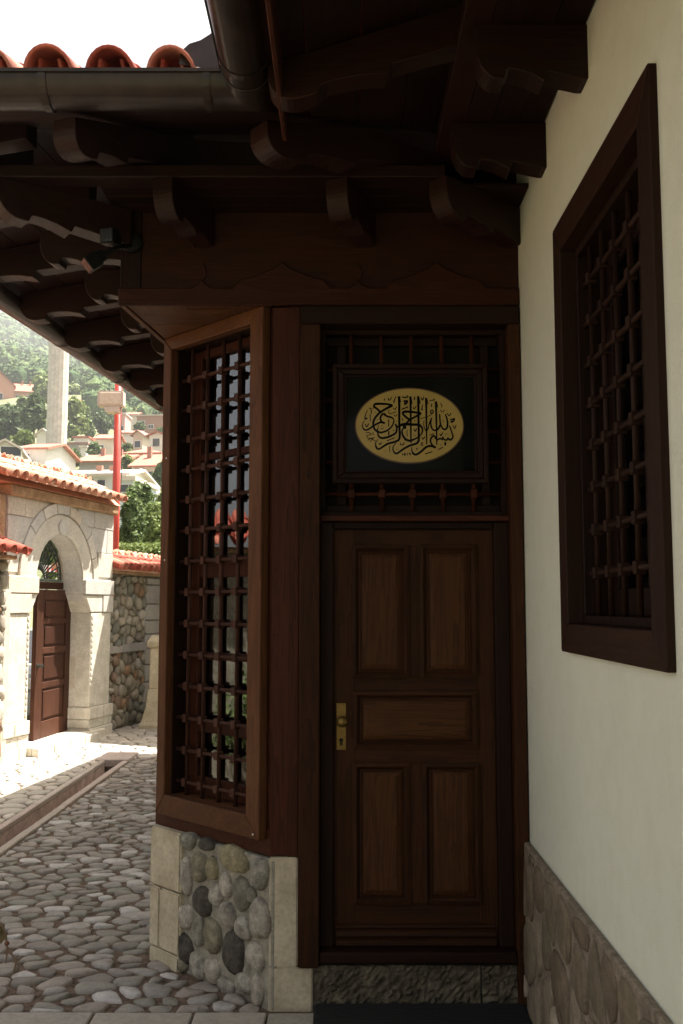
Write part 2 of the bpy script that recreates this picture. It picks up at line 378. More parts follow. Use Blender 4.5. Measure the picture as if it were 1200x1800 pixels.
# cobbled lane between the house and the drain channel
rng = random.Random(7)
CH0, CH1 = -2.42, -2.61                                            # the drain channel's two edges
lane = MB().box(CH0+.02, 2.2, 4.275, 12.6, -.4, -.012).build('cobbled_lane', M_EARTH); tag(lane, kind='structure')
pol = cells(CH0+.068, -.1, 4.30, 11.2, .143, .098, rng, .47)
def hid(c): return (c[0] > -.35-(c[1]-D)*.9) if c[1] < 5.1 else c[0] > -.98+.05+.125*(c[1]-5)
pol = [p for p in pol if not hid(centroid(p))]
pol.sort(key=lambda p: math.hypot(centroid(p)[0]+.9, centroid(p)[1]-3.6))
rest = MB()
for i, p in enumerate(pol):
    q = rounded(p, rng.uniform(.012, .038), rng, .18, 1, .2)
    h = rng.uniform(.007, .019)
    m = MB() if i < 300 else rest
    add_stone(m, q, lambda x, y, z: (x, y, z-.012), h, rng, 1.1, .86, 1.0)
    if i < 300: m.build('cobblestone', M_COBBLE, lane, smooth=True)
stuff(rest.build('cobblestones', M_COBBLE, lane, smooth=True))
# sunlit paving on the far side of the channel, and out of the frame towards the viewer
pav = MB().box(-9, CH1-.07, -4, 16.8, -.4, -.012).box(CH1-.07, CH0-.10, 10.95, 16.8, -.4, -.013).box(CH0-.10, 2.2, 12.6, 16.8, -.4, -.0125)
pav = tag(pav.build('sunlit_yard', M_EARTH), kind='structure')
mb = MB()
M_YARD = rough_stone('yard_stone', [(.46,.42,.36), (.5,.46,.4), (.42,.39,.34), (.54,.49,.43), (.44,.4,.33)], 8, .8, .4, mottle=.15)
for p in cells(-7.5, CH1-.075, 4.5, 16.0, .23, .2, rng)+cells(CH1-.1, -1.1, 11.2, 16.0, .23, .2, rng):
    add_stone(mb, rounded(p, .02, rng, .05), lambda x, y, z: (x, y, z-.012), .02, rng, .3, .85)
stuff(mb.build('yard_stones', M_YARD, pav, smooth=True))
# drain channel
ch = tag(MB().box(CH1-.02, CH0+.02, 3, 10.93, -.4, -.3).build('drain_channel', M_REDKERB), kind='structure')
y = 3.0
while y < 10.9:
    l = min(rng.uniform(.7, 1.05), 10.93-y)
    MB().box(CH0-.004, CH0+.062, y, y+l-.006, -.32, .014+rng.uniform(-.003, .003)).build('kerb_stone', M_KERB, ch, .006)
    MB().box(CH1-.065, CH1-.004, y, y+l-.006, -.03, .016+rng.uniform(-.003, .003)).build('kerb_stone', M_KERB, ch, .006)
    MB().box(CH1-.10, CH1-.006, y, y+l-.004, -.32, -.033).build('channel_side_stone', M_REDKERB, ch, .004)
    y += l
MB().box(CH1-.12, CH0+.062, 10.94, 11.5, -.055, .024).build('cover_slab', M_KERB, ch, .006)
# smooth paving strip in front of the step
pv = tag(MB().box(-2.2, .8, -2.5, 4.27, -.3, -.012).build('paved_path', M_EARTH), kind='structure')
x = -2.2
for w in (.74, .42, .42, .31, .55, .47, .35, .6):
    for (a, b) in ((3.72, 4.265), (3.1, 3.71), (2.5, 3.09), (1.9, 2.49)):
        if x+w < .81: MB().box(x+.004, x+w-.004, a, b, -.05, .012+rng.uniform(-.003, .003)).build('paving_slab', M_SLAB, pv, .006)
    x += w

# ------------------------------------------------------------------ the house: one thing, everything fixed to it is a part
house = thing('house', (0, 5, 0), 'cream plastered house with dark timber eaves, latticed corner bay and brown panelled door', 'house')
def hp(mb, name, mat, bevel=.004, parent=None, **k): return mb.build(name, mat, parent or house, bevel, **k)

# plaster wall on the right, with an opening for the latticed window
wy0, wy1, wz0, wz1 = 2.388, 3.528, 1.557, 3.125                    # outer edge of the window frame
oy0, oy1, oz0, oz1 = wy0+.108, wy1-.108, wz0+.10, wz1-.118
mb = MB(); SOF = 3.655
mb.box(XW, 1.05, -1.5, oy0-.01, .0, SOF+.1).box(XW, 1.05, oy1+.01, 4.62, .0, SOF+.1)
mb.box(XW, 1.05, oy0-.01, oy1+.01, 0, oz0-.01).box(XW, 1.05, oy0-.01, oy1+.01, oz1+.01, SOF+.1)
hp(mb, 'plaster_wall', M_PLASTER, 0)
# the latticed window in it
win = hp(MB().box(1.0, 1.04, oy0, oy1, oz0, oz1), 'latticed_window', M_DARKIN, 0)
fx0, fx1 = XW-.024, XW+.10
def quadrail(pts, x0, x1):                                        # mitred frame piece, outline in (y, z)
    return MB().prism(pts, lambda p, q, d: (d, p, q), x0, x1)
for pts, ax in (([(wy0,wz0),(wy1,wz0),(oy1,oz0),(oy0,oz0)], 'Y'), ([(oy0,oz1),(oy1,oz1),(wy1,wz1),(wy0,wz1)], 'Y'),
                ([(wy0,wz0),(oy0,oz0),(oy0,oz1),(wy0,wz1)], 'Z'), ([(oy1,oz0),(wy1,wz0),(wy1,wz1),(oy1,oz1)], 'Z')):
    hp(quadrail(pts, fx0, fx1), 'frame', W_WIN[ax], .003, win)
iy0, iy1, iz0, iz1 = oy0+.03, oy1-.03, oz0+.03, oz1-.03
for a in ((oy0,oy1,oz0,iz0),(oy0,oy1,iz1,oz1),(oy0,iy0,iz0,iz1),(iy1,oy1,iz0,iz1)):
    hp(MB().box(XW+.03, XW+.13, *a), 'inner_frame', W_DARK['Z'], .003, win)
ym = (oy0+oy1)/2
for a in ((iy0,iy1,iz0,iz0+.09),(iy0,iy1,iz1-.07,iz1),(iy0,iy0+.07,iz0+.09,iz1-.07),(iy1-.07,iy1,iz0+.09,iz1-.07),(ym-.04,ym+.04,iz0+.09,iz1-.07),(iy0+.07,ym-.04,2.3,2.34),(ym+.04,iy1-.07,2.3,2.34)):
    hp(MB().box(XW+.13, XW+.17, *a), 'sash', W_DARK['Z'], .003, win)
hp(MB().box(XW+.148, XW+.152, iy0+.07, iy1-.07, iz0+.09, iz1-.07), 'glass_pane', M_GLASS, 0, win)
LX = XW+.056
byy = [3.30-.153*k for k in range(6)]; bzz = [iz0+.145+.1475*k for k in range(9)]
for y in byy: hp(MB().tube([(LX, y, iz0-.01), (LX, y, iz1+.01)], .0098, 10), 'lattice_bar', W_WIN['Z'], 0, win, smooth=True)
for z in bzz: hp(MB().tube([(LX, iy0-.01, z), (LX, iy1+.01, z)], .0098, 10), 'lattice_bar', W_WIN['Y'], 0, win, smooth=True)
for y in byy:
    for z in bzz: hp(MB().box(LX-.017, LX+.017, y-.016, y+.016, z-.020, z+.020), 'lattice_joint', W_WIN['Z'], .003, win)

# stone plinth under the plaster
pl = hp(MB().box(.790, XW, -1.5, 4.345, -.05, .70), 'plinth', M_PLINTHM, .006)
n = 0
for p in cells(1.6, 4.34, .0, .69, .20, .20, rng, .48):
    q = rounded(p, .020, rng, .08); n += 1
    m = MB(); add_stone(m, q, lambda p, q, d: (.790-d, p, q), rng.uniform(.005, .014), rng, 1.2, .88)
    hp(m, 'plinth_stone', M_PLINTH, 0, pl, smooth=True)

# upper front wall: frieze board, lower band cut to an ogee outline, soffit
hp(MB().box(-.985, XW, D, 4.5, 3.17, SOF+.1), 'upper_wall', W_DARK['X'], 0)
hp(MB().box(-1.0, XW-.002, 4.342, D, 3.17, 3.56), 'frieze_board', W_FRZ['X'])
def ogee(cx, w, h):
    o = []
    for i in range(13):
        t = i/12
        x = -w+2*w*t
        a = abs(x)/w
        if a > .80: y = h*.34*math.sqrt(max(0, 1-((a-.80)/.2)**2))
        elif a > .55: y = h*(.34+.06*(1-(a-.55)/.25))
        elif a > .12: y = h*(.40+.36*(1-(a-.12)/.43)**.8)
        else: y = h*(.76+.24*(1-a/.12)**1.3)
        o.append((cx+x, 3.174+y))
    return o
def dip(cx): return [(cx-.045, 3.174), (cx-.03, 3.186), (cx-.018, 3.190), (cx, 3.215), (cx+.018, 3.190), (cx+.03, 3.186), (cx+.045, 3.174)]
top = [(-1.022, 3.174)]+dip(-.64)+ogee(-.272, .225, .128)+dip(.074)+ogee(.434, .228, .128)+[(XW-.003, 3.174)]
hp(MB().prism([(-1.022, 3.092)]+[(XW-.003, 3.092)]+top[::-1], lambda p, q, d: (p, d, q), 4.318, 4.342), 'carved_band', W_FRZ['X'], .005)
for cx in (-.64, .074):
    d = [(cx+.020*math.sin(a)*(1 if a < math.pi else 1), 3.245+.028*math.cos(a)+(.026*max(0, math.cos(a))**3)) for a in [i*math.pi/8 for i in range(16)]]
    hp(MB().prism(d, lambda p, q, dd: (p, dd, q), 4.334, 4.342), 'carved_drop', W_FRZ['X'], .002)
# edge board round the overhanging corner and its soffit
TL = V((.125, .992, 0)); TLn = V((-.992, .125, 0))
c0 = V((-1.022, 4.326, 0))
hp(MB().obox(c0+V((0,.0,3.092)), TL*.72, -TLn*.03, V((0,0,.08))), 'corner_edge_board', W_BAY['Y'])
hp(MB().obox(c0+V((.0,.02,3.17)), TL*7.1, -TLn*.10, V((0,0,.55))), 'side_frieze', W_DARK['Y'])
P0, P1 = V((-.31, D, 0)), V((-.935, 5.0, 0)); ct = (P1-P0).normalized(); cn = V((ct.y, -ct.x, 0)); cn = cn if cn.y < 0 else -cn
LC = (P1-P0).length
def CH(s, z, o=0): p = P0+ct*s+cn*o; return V((p.x, p.y, z))
tri = [(-.99, 4.345), (-.315, 4.345), (-.92, 4.975)]
for k, w in enumerate(((-9, 4.50), (4.503, 4.66), (4.663, 9))):
    q = clip(clip(tri, 0, -1, -w[0]), 0, 1, w[1])
    hp(MB().prism(q, lambda p, q, d: (p, q, d), 3.10, 3.125), 'corner_soffit_board', W_BAY['X' if k else 'Y'], .002)
hp(MB().prism([(-.72,4.40),(-.50,4.40),(-.62,4.50)], lambda p, q, d: (p, q, d), 3.094, 3.10), 'soffit_ornament', W_BAY['X'], .002)
# side and rear walls (mostly behind the bay)
hp(MB().obox(P1+V((.01,.02,0)), TL*6.6, -TLn*.2, V((0,0,SOF))), 'side_wall', M_PLASTER, 0)
e = P1+TL*6.5
hp(MB().box(e.x-.02, 4.0, e.y-.15, e.y+.05, 0, SOF+.3), 'rear_wall', M_PLASTER, 0)
hp(MB().box(3.9, 4.05, -1.5, e.y, 0, SOF+.3).box(XW+.2, 4.0, -1.6, -1.4, 0, SOF+.3), 'far_wall', M_PLASTER, 0)

# post beside the door and the corner bay
hp(MB().box(-.312, -.186, 4.35, 4.5, .632, 3.092), 'post', W_RED['Z'])
hp(MB().box(-.236, -.188, 4.342, 4.352, .632, 3.092), 'post_strip', W_RED['Z'], .003)
bay = hp(MB().obox(CH(.0, .64, -.40), ct*LC, cn*.02, V((0,0,.05))), 'corner_bay_window', W_BAYT)
def bp(name, s0, s1, z0, z1, o0, o1, mat, bev=.004, **k):
    return hp(MB().obox(CH(s0, z0, o0), ct*(s1-s0), cn*(o1-o0), V((0,0,z1-z0))), name, mat, bev, bay, **k)
bp('corner_board', .004, .10, .635, 3.10, -.10, -.002, W_RED['Z'])
bp('sill_board', .0, LC, .628, .74, -.14, .002, W_RED['X'])
bp('corner_board', .80, LC, .74, 3.10, -.10, -.002, W_RED['Z'])
bp('head_board', .10, .80, 3.06, 3.10, -.14, -.002, W_RED['X'])
fo = (.020, .822, .698, 3.098); fi = (.114, .753, .797, 3.03)
for pts, m_ in (([(fo[0],fo[2]),(fo[1],fo[2]),(fi[1],fi[2]),(fi[0],fi[2])], W_BAYT), ([(fi[0],fi[3]),(fi[1],fi[3]),(fo[1],fo[3]),(fo[0],fo[3])], W_BAYT),
               ([(fo[0],fo[2]),(fi[0],fi[2]),(fi[0],fi[3]),(fo[0],fo[3])], W_BAY['Z']), ([(fi[1],fi[2]),(fo[1],fo[2]),(fo[1],fo[3]),(fi[1],fi[3])], W_BAY['Z'])):
    hp(MB().prism(pts, lambda p, q, d: tuple(CH(p, q, d)), .003, .050), 'frame', m_, .004, bay)
bp('jamb', fi[0]-.03, fi[0]-.002, fi[2]-.02, fi[3]+.02, -.18, .002, W_DARK['Z'])
bp('jamb', fi[1]+.002, fi[1]+.03, fi[2]-.02, fi[3]+.02, -.18, .002, W_DARK['Z'])
bp('sill', fi[0], fi[1], fi[2]-.05, fi[2]-.002, -.18, .002, W_BAYT)
bp('head', fi[0], fi[1], fi[3]+.002, fi[3]+.03, -.18, .002, W_DARK['X'])
ss = [.679-.129*k for k in range(5)]; zz = [.857+.1552*k for k in range(14)]
for s_ in ss: hp(MB().tube([CH(s_, fi[2]-.01, -.035), CH(s_, fi[3]+.01, -.035)], .0105, 10), 'lattice_bar', W_LAT['Z'], 0, bay, smooth=True)
for z in zz: hp(MB().tube([CH(fi[0]-.01, z, -.028), CH(fi[1]+.01, z, -.028)], .009, 10), 'lattice_bar', W_LAT['X'], 0, bay, smooth=True)
for s_ in ss:
    for z in zz: bp('lattice_joint', s_-.016+rng.uniform(-.001,.001), s_+.016, z-.020, z+.020+rng.uniform(-.001,.001), -.048, -.010, W_LAT['Z'], .003)
SG = -.095
for (a, b, z0, z1) in ((fi[0], fi[0]+.06, fi[2], fi[3]), (fi[1]-.085, fi[1], fi[2], fi[3]), (fi[0]+.06, fi[1]-.085, fi[2], fi[2]+.085), (fi[0]+.06, fi[1]-.085, 2.985, fi[3]),
                       (fi[0]+.06, fi[1]-.085, 2.455, 2.49), (fi[0]+.06, fi[1]-.085, 1.86, 1.945), (fi[0]+.06, fi[1]-.085, 1.455, 1.49), (fi[0]+.06, fi[1]-.085, 1.10, 1.15)):
    bp('sash', a, b, z0, z1, SG-.025, SG+.015, W_RED['Z'], .004)
for z0, z1 in ((fi[2]+.085, 1.10), (1.15, 1.455), (1.49, 1.86), (1.945, 2.455), (2.49, 2.985)):
    bp('glass_pane', fi[0]+.055, fi[1]-.08, z0-.005, z1+.005, SG-.006, SG-.002, M_GLASS, 0)
for s_, z in ((.06, .72), (.79, 2.47), (.79, 1.95)):
    hp(MB().lathe(CH(s_ if s_ < .1 else s_-.01, z, .05), cn, [(0, .005), (.002, .004), (.003, .0)], 10), 'screw_head', M_FRAMEW, 0, bay)
# stone base of the bay: quoins, pebbles in mortar, dressed end block
foot = [CH(-.03, 0, .012), CH(.875, 0, .012), V((-.70, 5.6, 0)), V((-.2, 4.75, 0)), V((-.2, 4.38, 0))]
base = hp(MB().prism([(p.x, p.y) for p in foot], lambda p, q, d: (p, q, d), -.05, .618), 'bay_base', M_MORTAR, .006)
for (s0, s1, z0, z1) in ((.617, .872, .352, .628), (.617, .782, .062, .345), (.787, .872, .062, .345), (.622, .868, -.04, .056)):
    q = [(s0, 0), (s1, 0)]
    hp(MB().obox(CH(s0, z0, -.09), ct*(s1-s0), cn*.133, V((0,0,z1-z0))), 'quoin_block', M_LIME, .008, base, seg=2)
hp(MB().box(-.312, -.1225, 4.335, 4.60, -.03, .17).box(-.312, -.188, 4.335, 4.60, .17, .628), 'end_block', M_LIME, .006, base, seg=2)
peb = [(712,380,28,33,0),(778,395,30,28,3),(703,510,22,80,2),(755,480,29,65,1),(803,485,17,50,7),(880,450,58,52,7),(982,505,31,68,0),(762,610,40,58,3),(814,585,25,50,2),(853,550,20,53,4),
 (912,580,34,68,5),(980,675,38,90,6),(700,665,29,54,4),(748,720,24,63,0),(860,658,32,50,6),(803,740,32,73,1),(920,708,29,50,2),(697,785,32,57,3),(880,800,44,85,3),(963,815,32,58,4),
 (745,850,29,53,2),(800,870,29,52,4),(853,930,34,36,6),(918,920,29,45,2),(972,945,22,65,4),(690,850,18,30,1),(950,590,16,40,5)]
M_PEBS = [rough_stone('river_stone_tone', [tuple(x*.88 for x in c), tuple(x*1.12 for x in c)], 20, .85, 1.0, False, .014, .55) for c in
          [(.27,.25,.20),(.235,.21,.145),(.36,.33,.27),(.09,.08,.065),(.43,.385,.315),(.20,.185,.14),(.33,.295,.24),(.29,.25,.15)]]
pc, nn = P0+cn*.02, cn
for (x, y, w, h, k) in peb:
    u, v = x/2.143, 1300+y/2.143
    def srf(u, v):
        r = ray(u, v); t = (pc-EYE).dot(nn)/r.dot(nn); p = EYE+r*t; return (p-P0).dot(ct), p.z
    s0, z0 = srf(u, v); sw = abs(srf(u-w/2.143, v)[0]-srf(u+w/2.143, v)[0])/2*.93; zh = abs(srf(u, v-h/2.143)[1]-srf(u, v+h/2.143)[1])/2*.93
    th = rng.uniform(-.25, .25) if h > w*1.2 else 0; pts = []
    ph = [rng.uniform(0, 6.28) for _ in range(2)]; e2 = rng.uniform(2.1, 2.8)
    for i in range(14):
        a = i*2*math.pi/14; ca, sa = math.cos(a), math.sin(a); r_ = (abs(ca)**e2+abs(sa)**e2)**(-1/e2)*(1+.07*math.sin(2*a+ph[0])+.06*math.sin(3*a+ph[1]))
        px, py = sw*r_*ca, zh*r_*sa; pts.append((s0+px*math.cos(th)-py*math.sin(th)*.6, z0+px*math.sin(th)*1.2+py*math.cos(th)))
    m = MB(); n_ = len(pts); prof = ((1, -.03), (1.0, .006), (.95, .017), (.78, .027), (.42, .033)); hh = rng.uniform(.75, 1.15); vs = []
    for sc, d in prof:
        for p in pts: vs.append(tuple(CH(s0+(p[0]-s0)*sc, z0+(p[1]-z0)*sc, .012+(d*hh if d > 0 else d)+rng.uniform(-.002,.002)*(sc < .98))))
    vs.append(tuple(CH(s0, z0, 0.012+.035*hh)))
    fs = [(r_*n_+i, r_*n_+(i+1)%n_, (r_+1)*n_+(i+1)%n_, (r_+1)*n_+i) for r_ in range(4) for i in range(n_)]+[(4*n_+i, 4*n_+(i+1)%n_, 5*n_) for i in range(n_)]
    m.add(vs, fs); o = hp(m, 'river_stone', M_PEBS[k], 0, base, smooth=True)
    bm = bmesh.new(); bm.from_mesh(o.data); bmesh.ops.recalc_face_normals(bm, faces=bm.faces); bm.to_mesh(o.data); bm.free()

# ---- the door with its casing, transom lattice, threshold and step
hp(MB().box(-.186, -.094, 4.312, 4.43, .174, 3.002), 'door_casing', W_DOOR['Z'], .005)
hp(MB().box(.757, .812, 4.312, 4.43, .02, 3.002), 'door_casing', W_DOOR['Z'], .005)
hp(MB().box(-.186, .812, 4.314, 4.43, 3.004, 3.088), 'door_casing', W_DARK['X'], .005)
hp(MB().box(-.094, -.034, 4.385, 4.46, .236, 2.10), 'door_jamb', W_DARK['Z'], .005)
hp(MB().box(.690, .757, 4.385, 4.46, .236, 2.10), 'door_jamb', W_DARK['Z'], .005)
hp(MB().box(-.094, .757, 4.355, 4.46, 2.102, 2.128), 'transom_rail', W_RED['X'], .004)
hp(MB().box(-.034, .690, 4.39, 4.46, 2.07, 2.10), 'door_head', W_DARK['X'], .004)
hp(MB().box(-.094, .757, 4.318, 4.47, .188, .235), 'threshold', W_DARK['X'], .008)
door = hp(MB().box(-.034, .690, 4.432, 4.465, .237, 2.068), 'door', W_DOOR['Z'], .003)
def opening(u0, v0, u1, v1, Y=4.42):
    a, b = onY(u0, v1, Y), onY(u1, v0, Y); return a.x, b.x, a.z, b.z
pans = [opening(620,960,716,1190), opening(740,959,835,1190), opening(622,1217,837,1314), opening(622,1343,717,1588), opening(746,1343,841,1588)]
xs_ = [-.034]+sorted({})+[.690]
zl = [.2385, pans[3][2], pans[3][3], pans[2][2], pans[2][3], pans[0][2], pans[0][3], 2.067]
x0, x1 = pans[2][0], pans[2][1]
for a, b, c, d, ax in ((-.0335, x0, .2385, 2.067, 'Z'), (x1, .6895, .2385, 2.067, 'Z'), (x0, x1, zl[0], zl[1], 'X'), (x0, x1, zl[2], zl[3], 'X'), (x0, x1, zl[4], zl[5], 'X'), (x0, x1, zl[6], zl[7], 'X'),
                       (pans[0][1], pans[1][0], zl[5], zl[6], 'Z'), (pans[3][1], pans[4][0], zl[1], zl[2], 'Z')):
    hp(MB().box(a, b, 4.420, 4.4318, c, d), 'rail' if ax == 'X' else 'stile', W_DOOR[ax], .0015, door)
for (a, b, c, d) in pans:
    ax = 'X' if b-a > d-c else 'Z'
    def ringpts(i): return [(a+i, c+i), (b-i, c+i), (b-i, d-i), (a+i, d-i)]
    def bolection(i0, i1, y0, y1, nm):
        o_, n_ = ringpts(i0), ringpts(i1); m = MB(); 
        vs = [(p, y0[0], q) for p, q in o_]+[(p, y0[1], q) for p, q in o_]+[(p, y1[1], q) for p, q in n_]+[(p, y1[0], q) for p, q in n_]
        fs = [(k*4+i, k*4+(i+1)%4, (k+1)%4*4+(i+1)%4, (k+1)%4*4+i) for k in range(4) for i in range(4)]
        m.add(vs, fs); o = hp(m, nm, W_DOOR[ax], .0015, door); bm = bmesh.new(); bm.from_mesh(o.data); bmesh.ops.recalc_face_normals(bm, faces=bm.faces); bm.to_mesh(o.data); bm.free()
    bolection(-.006, .011, (4.431, 4.412), (4.431, 4.408), 'panel_moulding')
    bolection(.011, .024, (4.431, 4.414), (4.431, 4.425), 'panel_moulding')
    bolection(.024, .033, (4.431, 4.421), (4.431, 4.418), 'panel_moulding')
    m = MB(); i0, i1 = .033, .056
    vs = [(p, 4.4315, q) for p, q in ringpts(i0)]+[(p, 4.430, q) for p, q in ringpts(i0)]+[(p, 4.421, q) for p, q in ringpts(i1)]
    m.add(vs, [(i, (i+1)%4, 4+(i+1)%4, 4+i) for i in range(4)]+[(4+i, 4+(i+1)%4, 8+(i+1)%4, 8+i) for i in range(4)]+[(8, 9, 10, 11)])
    hp(m, 'panel', W_PANEL[ax], .001, door)
hp(MB().prism([(4.420,.327),(4.406,.322),(4.404,.312),(4.418,.308),(4.396,.296),(4.392,.280),(4.414,.274),(4.388,.26),(4.386,.242),(4.430,.242),(4.430,.327)], lambda p, q, d: (d, p, q), -.022, .676), 'weather_board', W_DOOR['X'], .0015, door)
pa = onY(592, 1318, 4.418); pb = onY(607, 1236, 4.418)
hp(MB().box(pa.x, pb.x, 4.4155, 4.4195, pa.z, pb.z), 'lock_plate', M_BRASS, .001, door)
kc = onY(600, 1268, 4.40); kx = (pa.x+pb.x)/2+.004
hp(MB().lathe((kx, 4.416, kc.z), (0,-1,0), [(0,.014),(.004,.014),(.006,.009),(.016,.008),(.021,.013),(.027,.0205),(.036,.0245),(.045,.0225),(.052,.0145),(.055,.004),(.0552,0)], 20), 'knob', M_BRASS, 0, door, smooth=True)
km = onY(599.5, 1302, 4.415)
hp(MB().lathe((km.x, 4.4155, km.z+.004), (0,-1,0), [(0,.0075),(.004,.0075),(.0042,0)], 14).box(km.x-.0035, km.x+.0035, 4.4117, 4.4155, km.z-.02, km.z+.002), 'keyhole_cylinder', M_BLACK, 0, door)
for sx, vv in ((.005,1238.5),(-.005,1238.5),(0,1316)):
    hp(MB().lathe(((pa.x+pb.x)/2+sx, 4.4156, onY(600, vv, 4.416).z), (0,-1,0), [(0,.0022),(.001,.002),(.0012,0)], 8), 'screw_head', M_BLACK, 0, door)
# transom lattice: back panel, vertical and horizontal bars with joints
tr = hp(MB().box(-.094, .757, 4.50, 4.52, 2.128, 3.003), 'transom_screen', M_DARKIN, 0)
for a in ((-.094,.757,2.128,2.15),(-.094,.757,2.90+.08,3.003),(-.094,-.07,2.15,2.98),(.733,.757,2.15,2.98)):
    hp(MB().box(a[0], a[1], 4.41, 4.46, a[2], a[3]), 'screen_frame', W_DARK['X'], .003, tr)
for a in ((-.07,.733,2.94,2.98),(-.07,.733,2.15,2.185),(-.02,.02,2.185,2.94),(.65,.69,2.185,2.94)):
    hp(MB().box(a[0], a[1], 4.465, 4.495, a[2], a[3]), 'sash', W_DARK['X'], .003, tr)
tx = [onY(u, 610, 4.44).x for u in (616, 669, 722, 775, 828)]; tz = [2.235+.147*k for k in range(5)]
for x in tx: hp(MB().tube([(x, 4.44, 2.14), (x, 4.44, 2.99)], .010, 10), 'lattice_bar', W_RED['Z'], 0, tr, smooth=True)
for z in tz: hp(MB().tube([(-.08, 4.446, z), (.745, 4.446, z)], .010, 10), 'lattice_bar', W_RED['X'], 0, tr, smooth=True)
for x in tx:
    for z in tz: hp(MB().box(x-.016, x+.016, 4.424, 4.462, z-.02, z+.02), 'lattice_joint', W_RED['Z'], .003, tr)
# rough step stone in two blocks
def rough_block(x0, x1, y0, y1, z0, z1, name, mat, parent, res=.015, amp=.009):
    m = MB(); nx, nz, ny = max(2, int((x1-x0)/res)), max(2, int((z1-z0)/res)), max(2, int((y1-y0)/.05))
    def disp(i, n, lo, hi): return lo+(hi-lo)*i/n
    vs = []; fs = []
    prof = [(0, j/nz) for j in range(nz+1)]+[(k/ny, 1) for k in range(1, ny+1)]
    for i in range(nx+1):
        for (a, b) in prof:
            edge = i in (0, nx)
            dy = 0 if edge else rng.uniform(-amp, amp)*(1 if a == 0 else 0)
            dz = rng.uniform(-amp, amp)*.25 if b == 1 else 0
            vs.append((disp(i, nx, x0, x1), y0+(y1-y0)*a+dy, z0+(z1-z0)*b+dz))
    w = len(prof)
    fs = [(i*w+j, (i+1)*w+j, (i+1)*w+j+1, i*w+j+1) for i in range(nx) for j in range(w-1)]
    for i in (0, nx):
        k = len(vs); vs.append((disp(i, nx, x0, x1), y1, z0)); f = [i*w+j for j in range(w)]+[k]; fs.append(tuple(f if i == 0 else f[::-1]))
    m.add(vs, fs); return m.build(name, mat, parent)
st = hp(MB().box(-.118, .785, 4.39, 4.6, -.05, .165), 'step', M_STEP, 0)
rough_block(-.120, .597, 4.345, 4.5, -.02, .174, 'step_block', M_STEP, st)
rough_block(.603, .788, 4.35, 4.5, -.02, .172, 'step_block', M_STEP, st)

# ---- eaves: corbels, plates, soffits, rafters, deck, tiles, gutter
def scallop(L, d, k=1.0):                                          # underside outline from wall (0) to tip (L), top at 0
    s = k
    return [(L, 0), (L, -.3*d)]+[(L-.078*s+.078*s*math.cos(a), -.3*d-.7*d*math.sin(a)) for a in [i*math.pi/18 for i in range(1, 10)]]+[(L-.100*s, -d), (L-.108*s, -.84*d), (L-.120*s, -.82*d), (L-.150*s, -.84*d), (L-.190*s, -.9*d), (L-.225*s, -d), (L-.240*s, -1.04*d), (L-.250*s, -.86*d), (.02, -1.0*d), (0, -1.0*d), (0, 0)]
def corbel(base, dirv, L, w, d, k, name='corbel', mat=None, slope=0, ztop=SOF-.03):
    dv = V(dirv).normalized(); sv = dv.cross(UP)
    f = lambda p, q, t: tuple(V(base)+dv*p+sv*t+V((0,0,ztop+q-slope*p)))
    return hp(MB().prism(scallop(L, d, k), f, -w/2, w/2), name, mat or W_EAVE['Y'], .003)
ZC = 3.535
skew = V((-.138, -.39, 0))
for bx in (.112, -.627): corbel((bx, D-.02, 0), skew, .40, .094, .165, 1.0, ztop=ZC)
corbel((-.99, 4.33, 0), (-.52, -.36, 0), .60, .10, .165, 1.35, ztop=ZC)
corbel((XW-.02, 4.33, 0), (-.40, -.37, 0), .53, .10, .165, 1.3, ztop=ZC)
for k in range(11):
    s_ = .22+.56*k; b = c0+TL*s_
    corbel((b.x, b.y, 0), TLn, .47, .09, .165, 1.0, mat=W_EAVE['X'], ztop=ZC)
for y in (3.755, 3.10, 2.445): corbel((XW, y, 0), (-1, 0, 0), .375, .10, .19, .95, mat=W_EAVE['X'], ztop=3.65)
# wall plates carried by the corbels, horizontal soffit boards behind them
hp(MB().box(-1.50, .44, 3.955, 4.06, ZC+.001, ZC+.055), 'wall_plate', W_EAVE['X'])
hp(MB().box(.40, .50, -1.5, 4.06, 3.651, 3.72), 'wall_plate', W_EAVE['Y'])
pA = c0-TLn*-.0+TLn*.42+V((0,-.36,0)); hp(MB().obox((pA.x, pA.y, ZC+.002), TL*7.6, -TLn*.10, V((0,0,.055))), 'wall_plate', W_EAVE['Y'])
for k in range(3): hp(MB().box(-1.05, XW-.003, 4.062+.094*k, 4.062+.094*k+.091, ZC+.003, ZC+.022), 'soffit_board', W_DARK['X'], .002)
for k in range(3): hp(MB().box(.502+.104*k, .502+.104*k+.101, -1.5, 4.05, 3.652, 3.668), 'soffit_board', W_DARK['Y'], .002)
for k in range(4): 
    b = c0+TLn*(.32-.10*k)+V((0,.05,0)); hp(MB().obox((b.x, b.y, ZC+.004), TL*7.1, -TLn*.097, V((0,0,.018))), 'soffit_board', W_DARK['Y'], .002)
# unseen block behind the house, added so its eaves shade the yard wall
hp(MB().prism([(-2.30,13.80),(-.6,13.05),(3,13.05),(3,23),(-1.2,23)], lambda p, q, d: (p, q, d), 4.2, 4.3), 'unseen_shade_roof', M_TILE, 0)
hp(MB().prism([(-1.6,14.3),(-.3,13.6),(2.6,13.6),(2.6,22.5),(-.7,22.5)], lambda p, q, d: (p, q, d), 0, 4.19), 'unseen_shade_wall', M_PLASTER, 0)
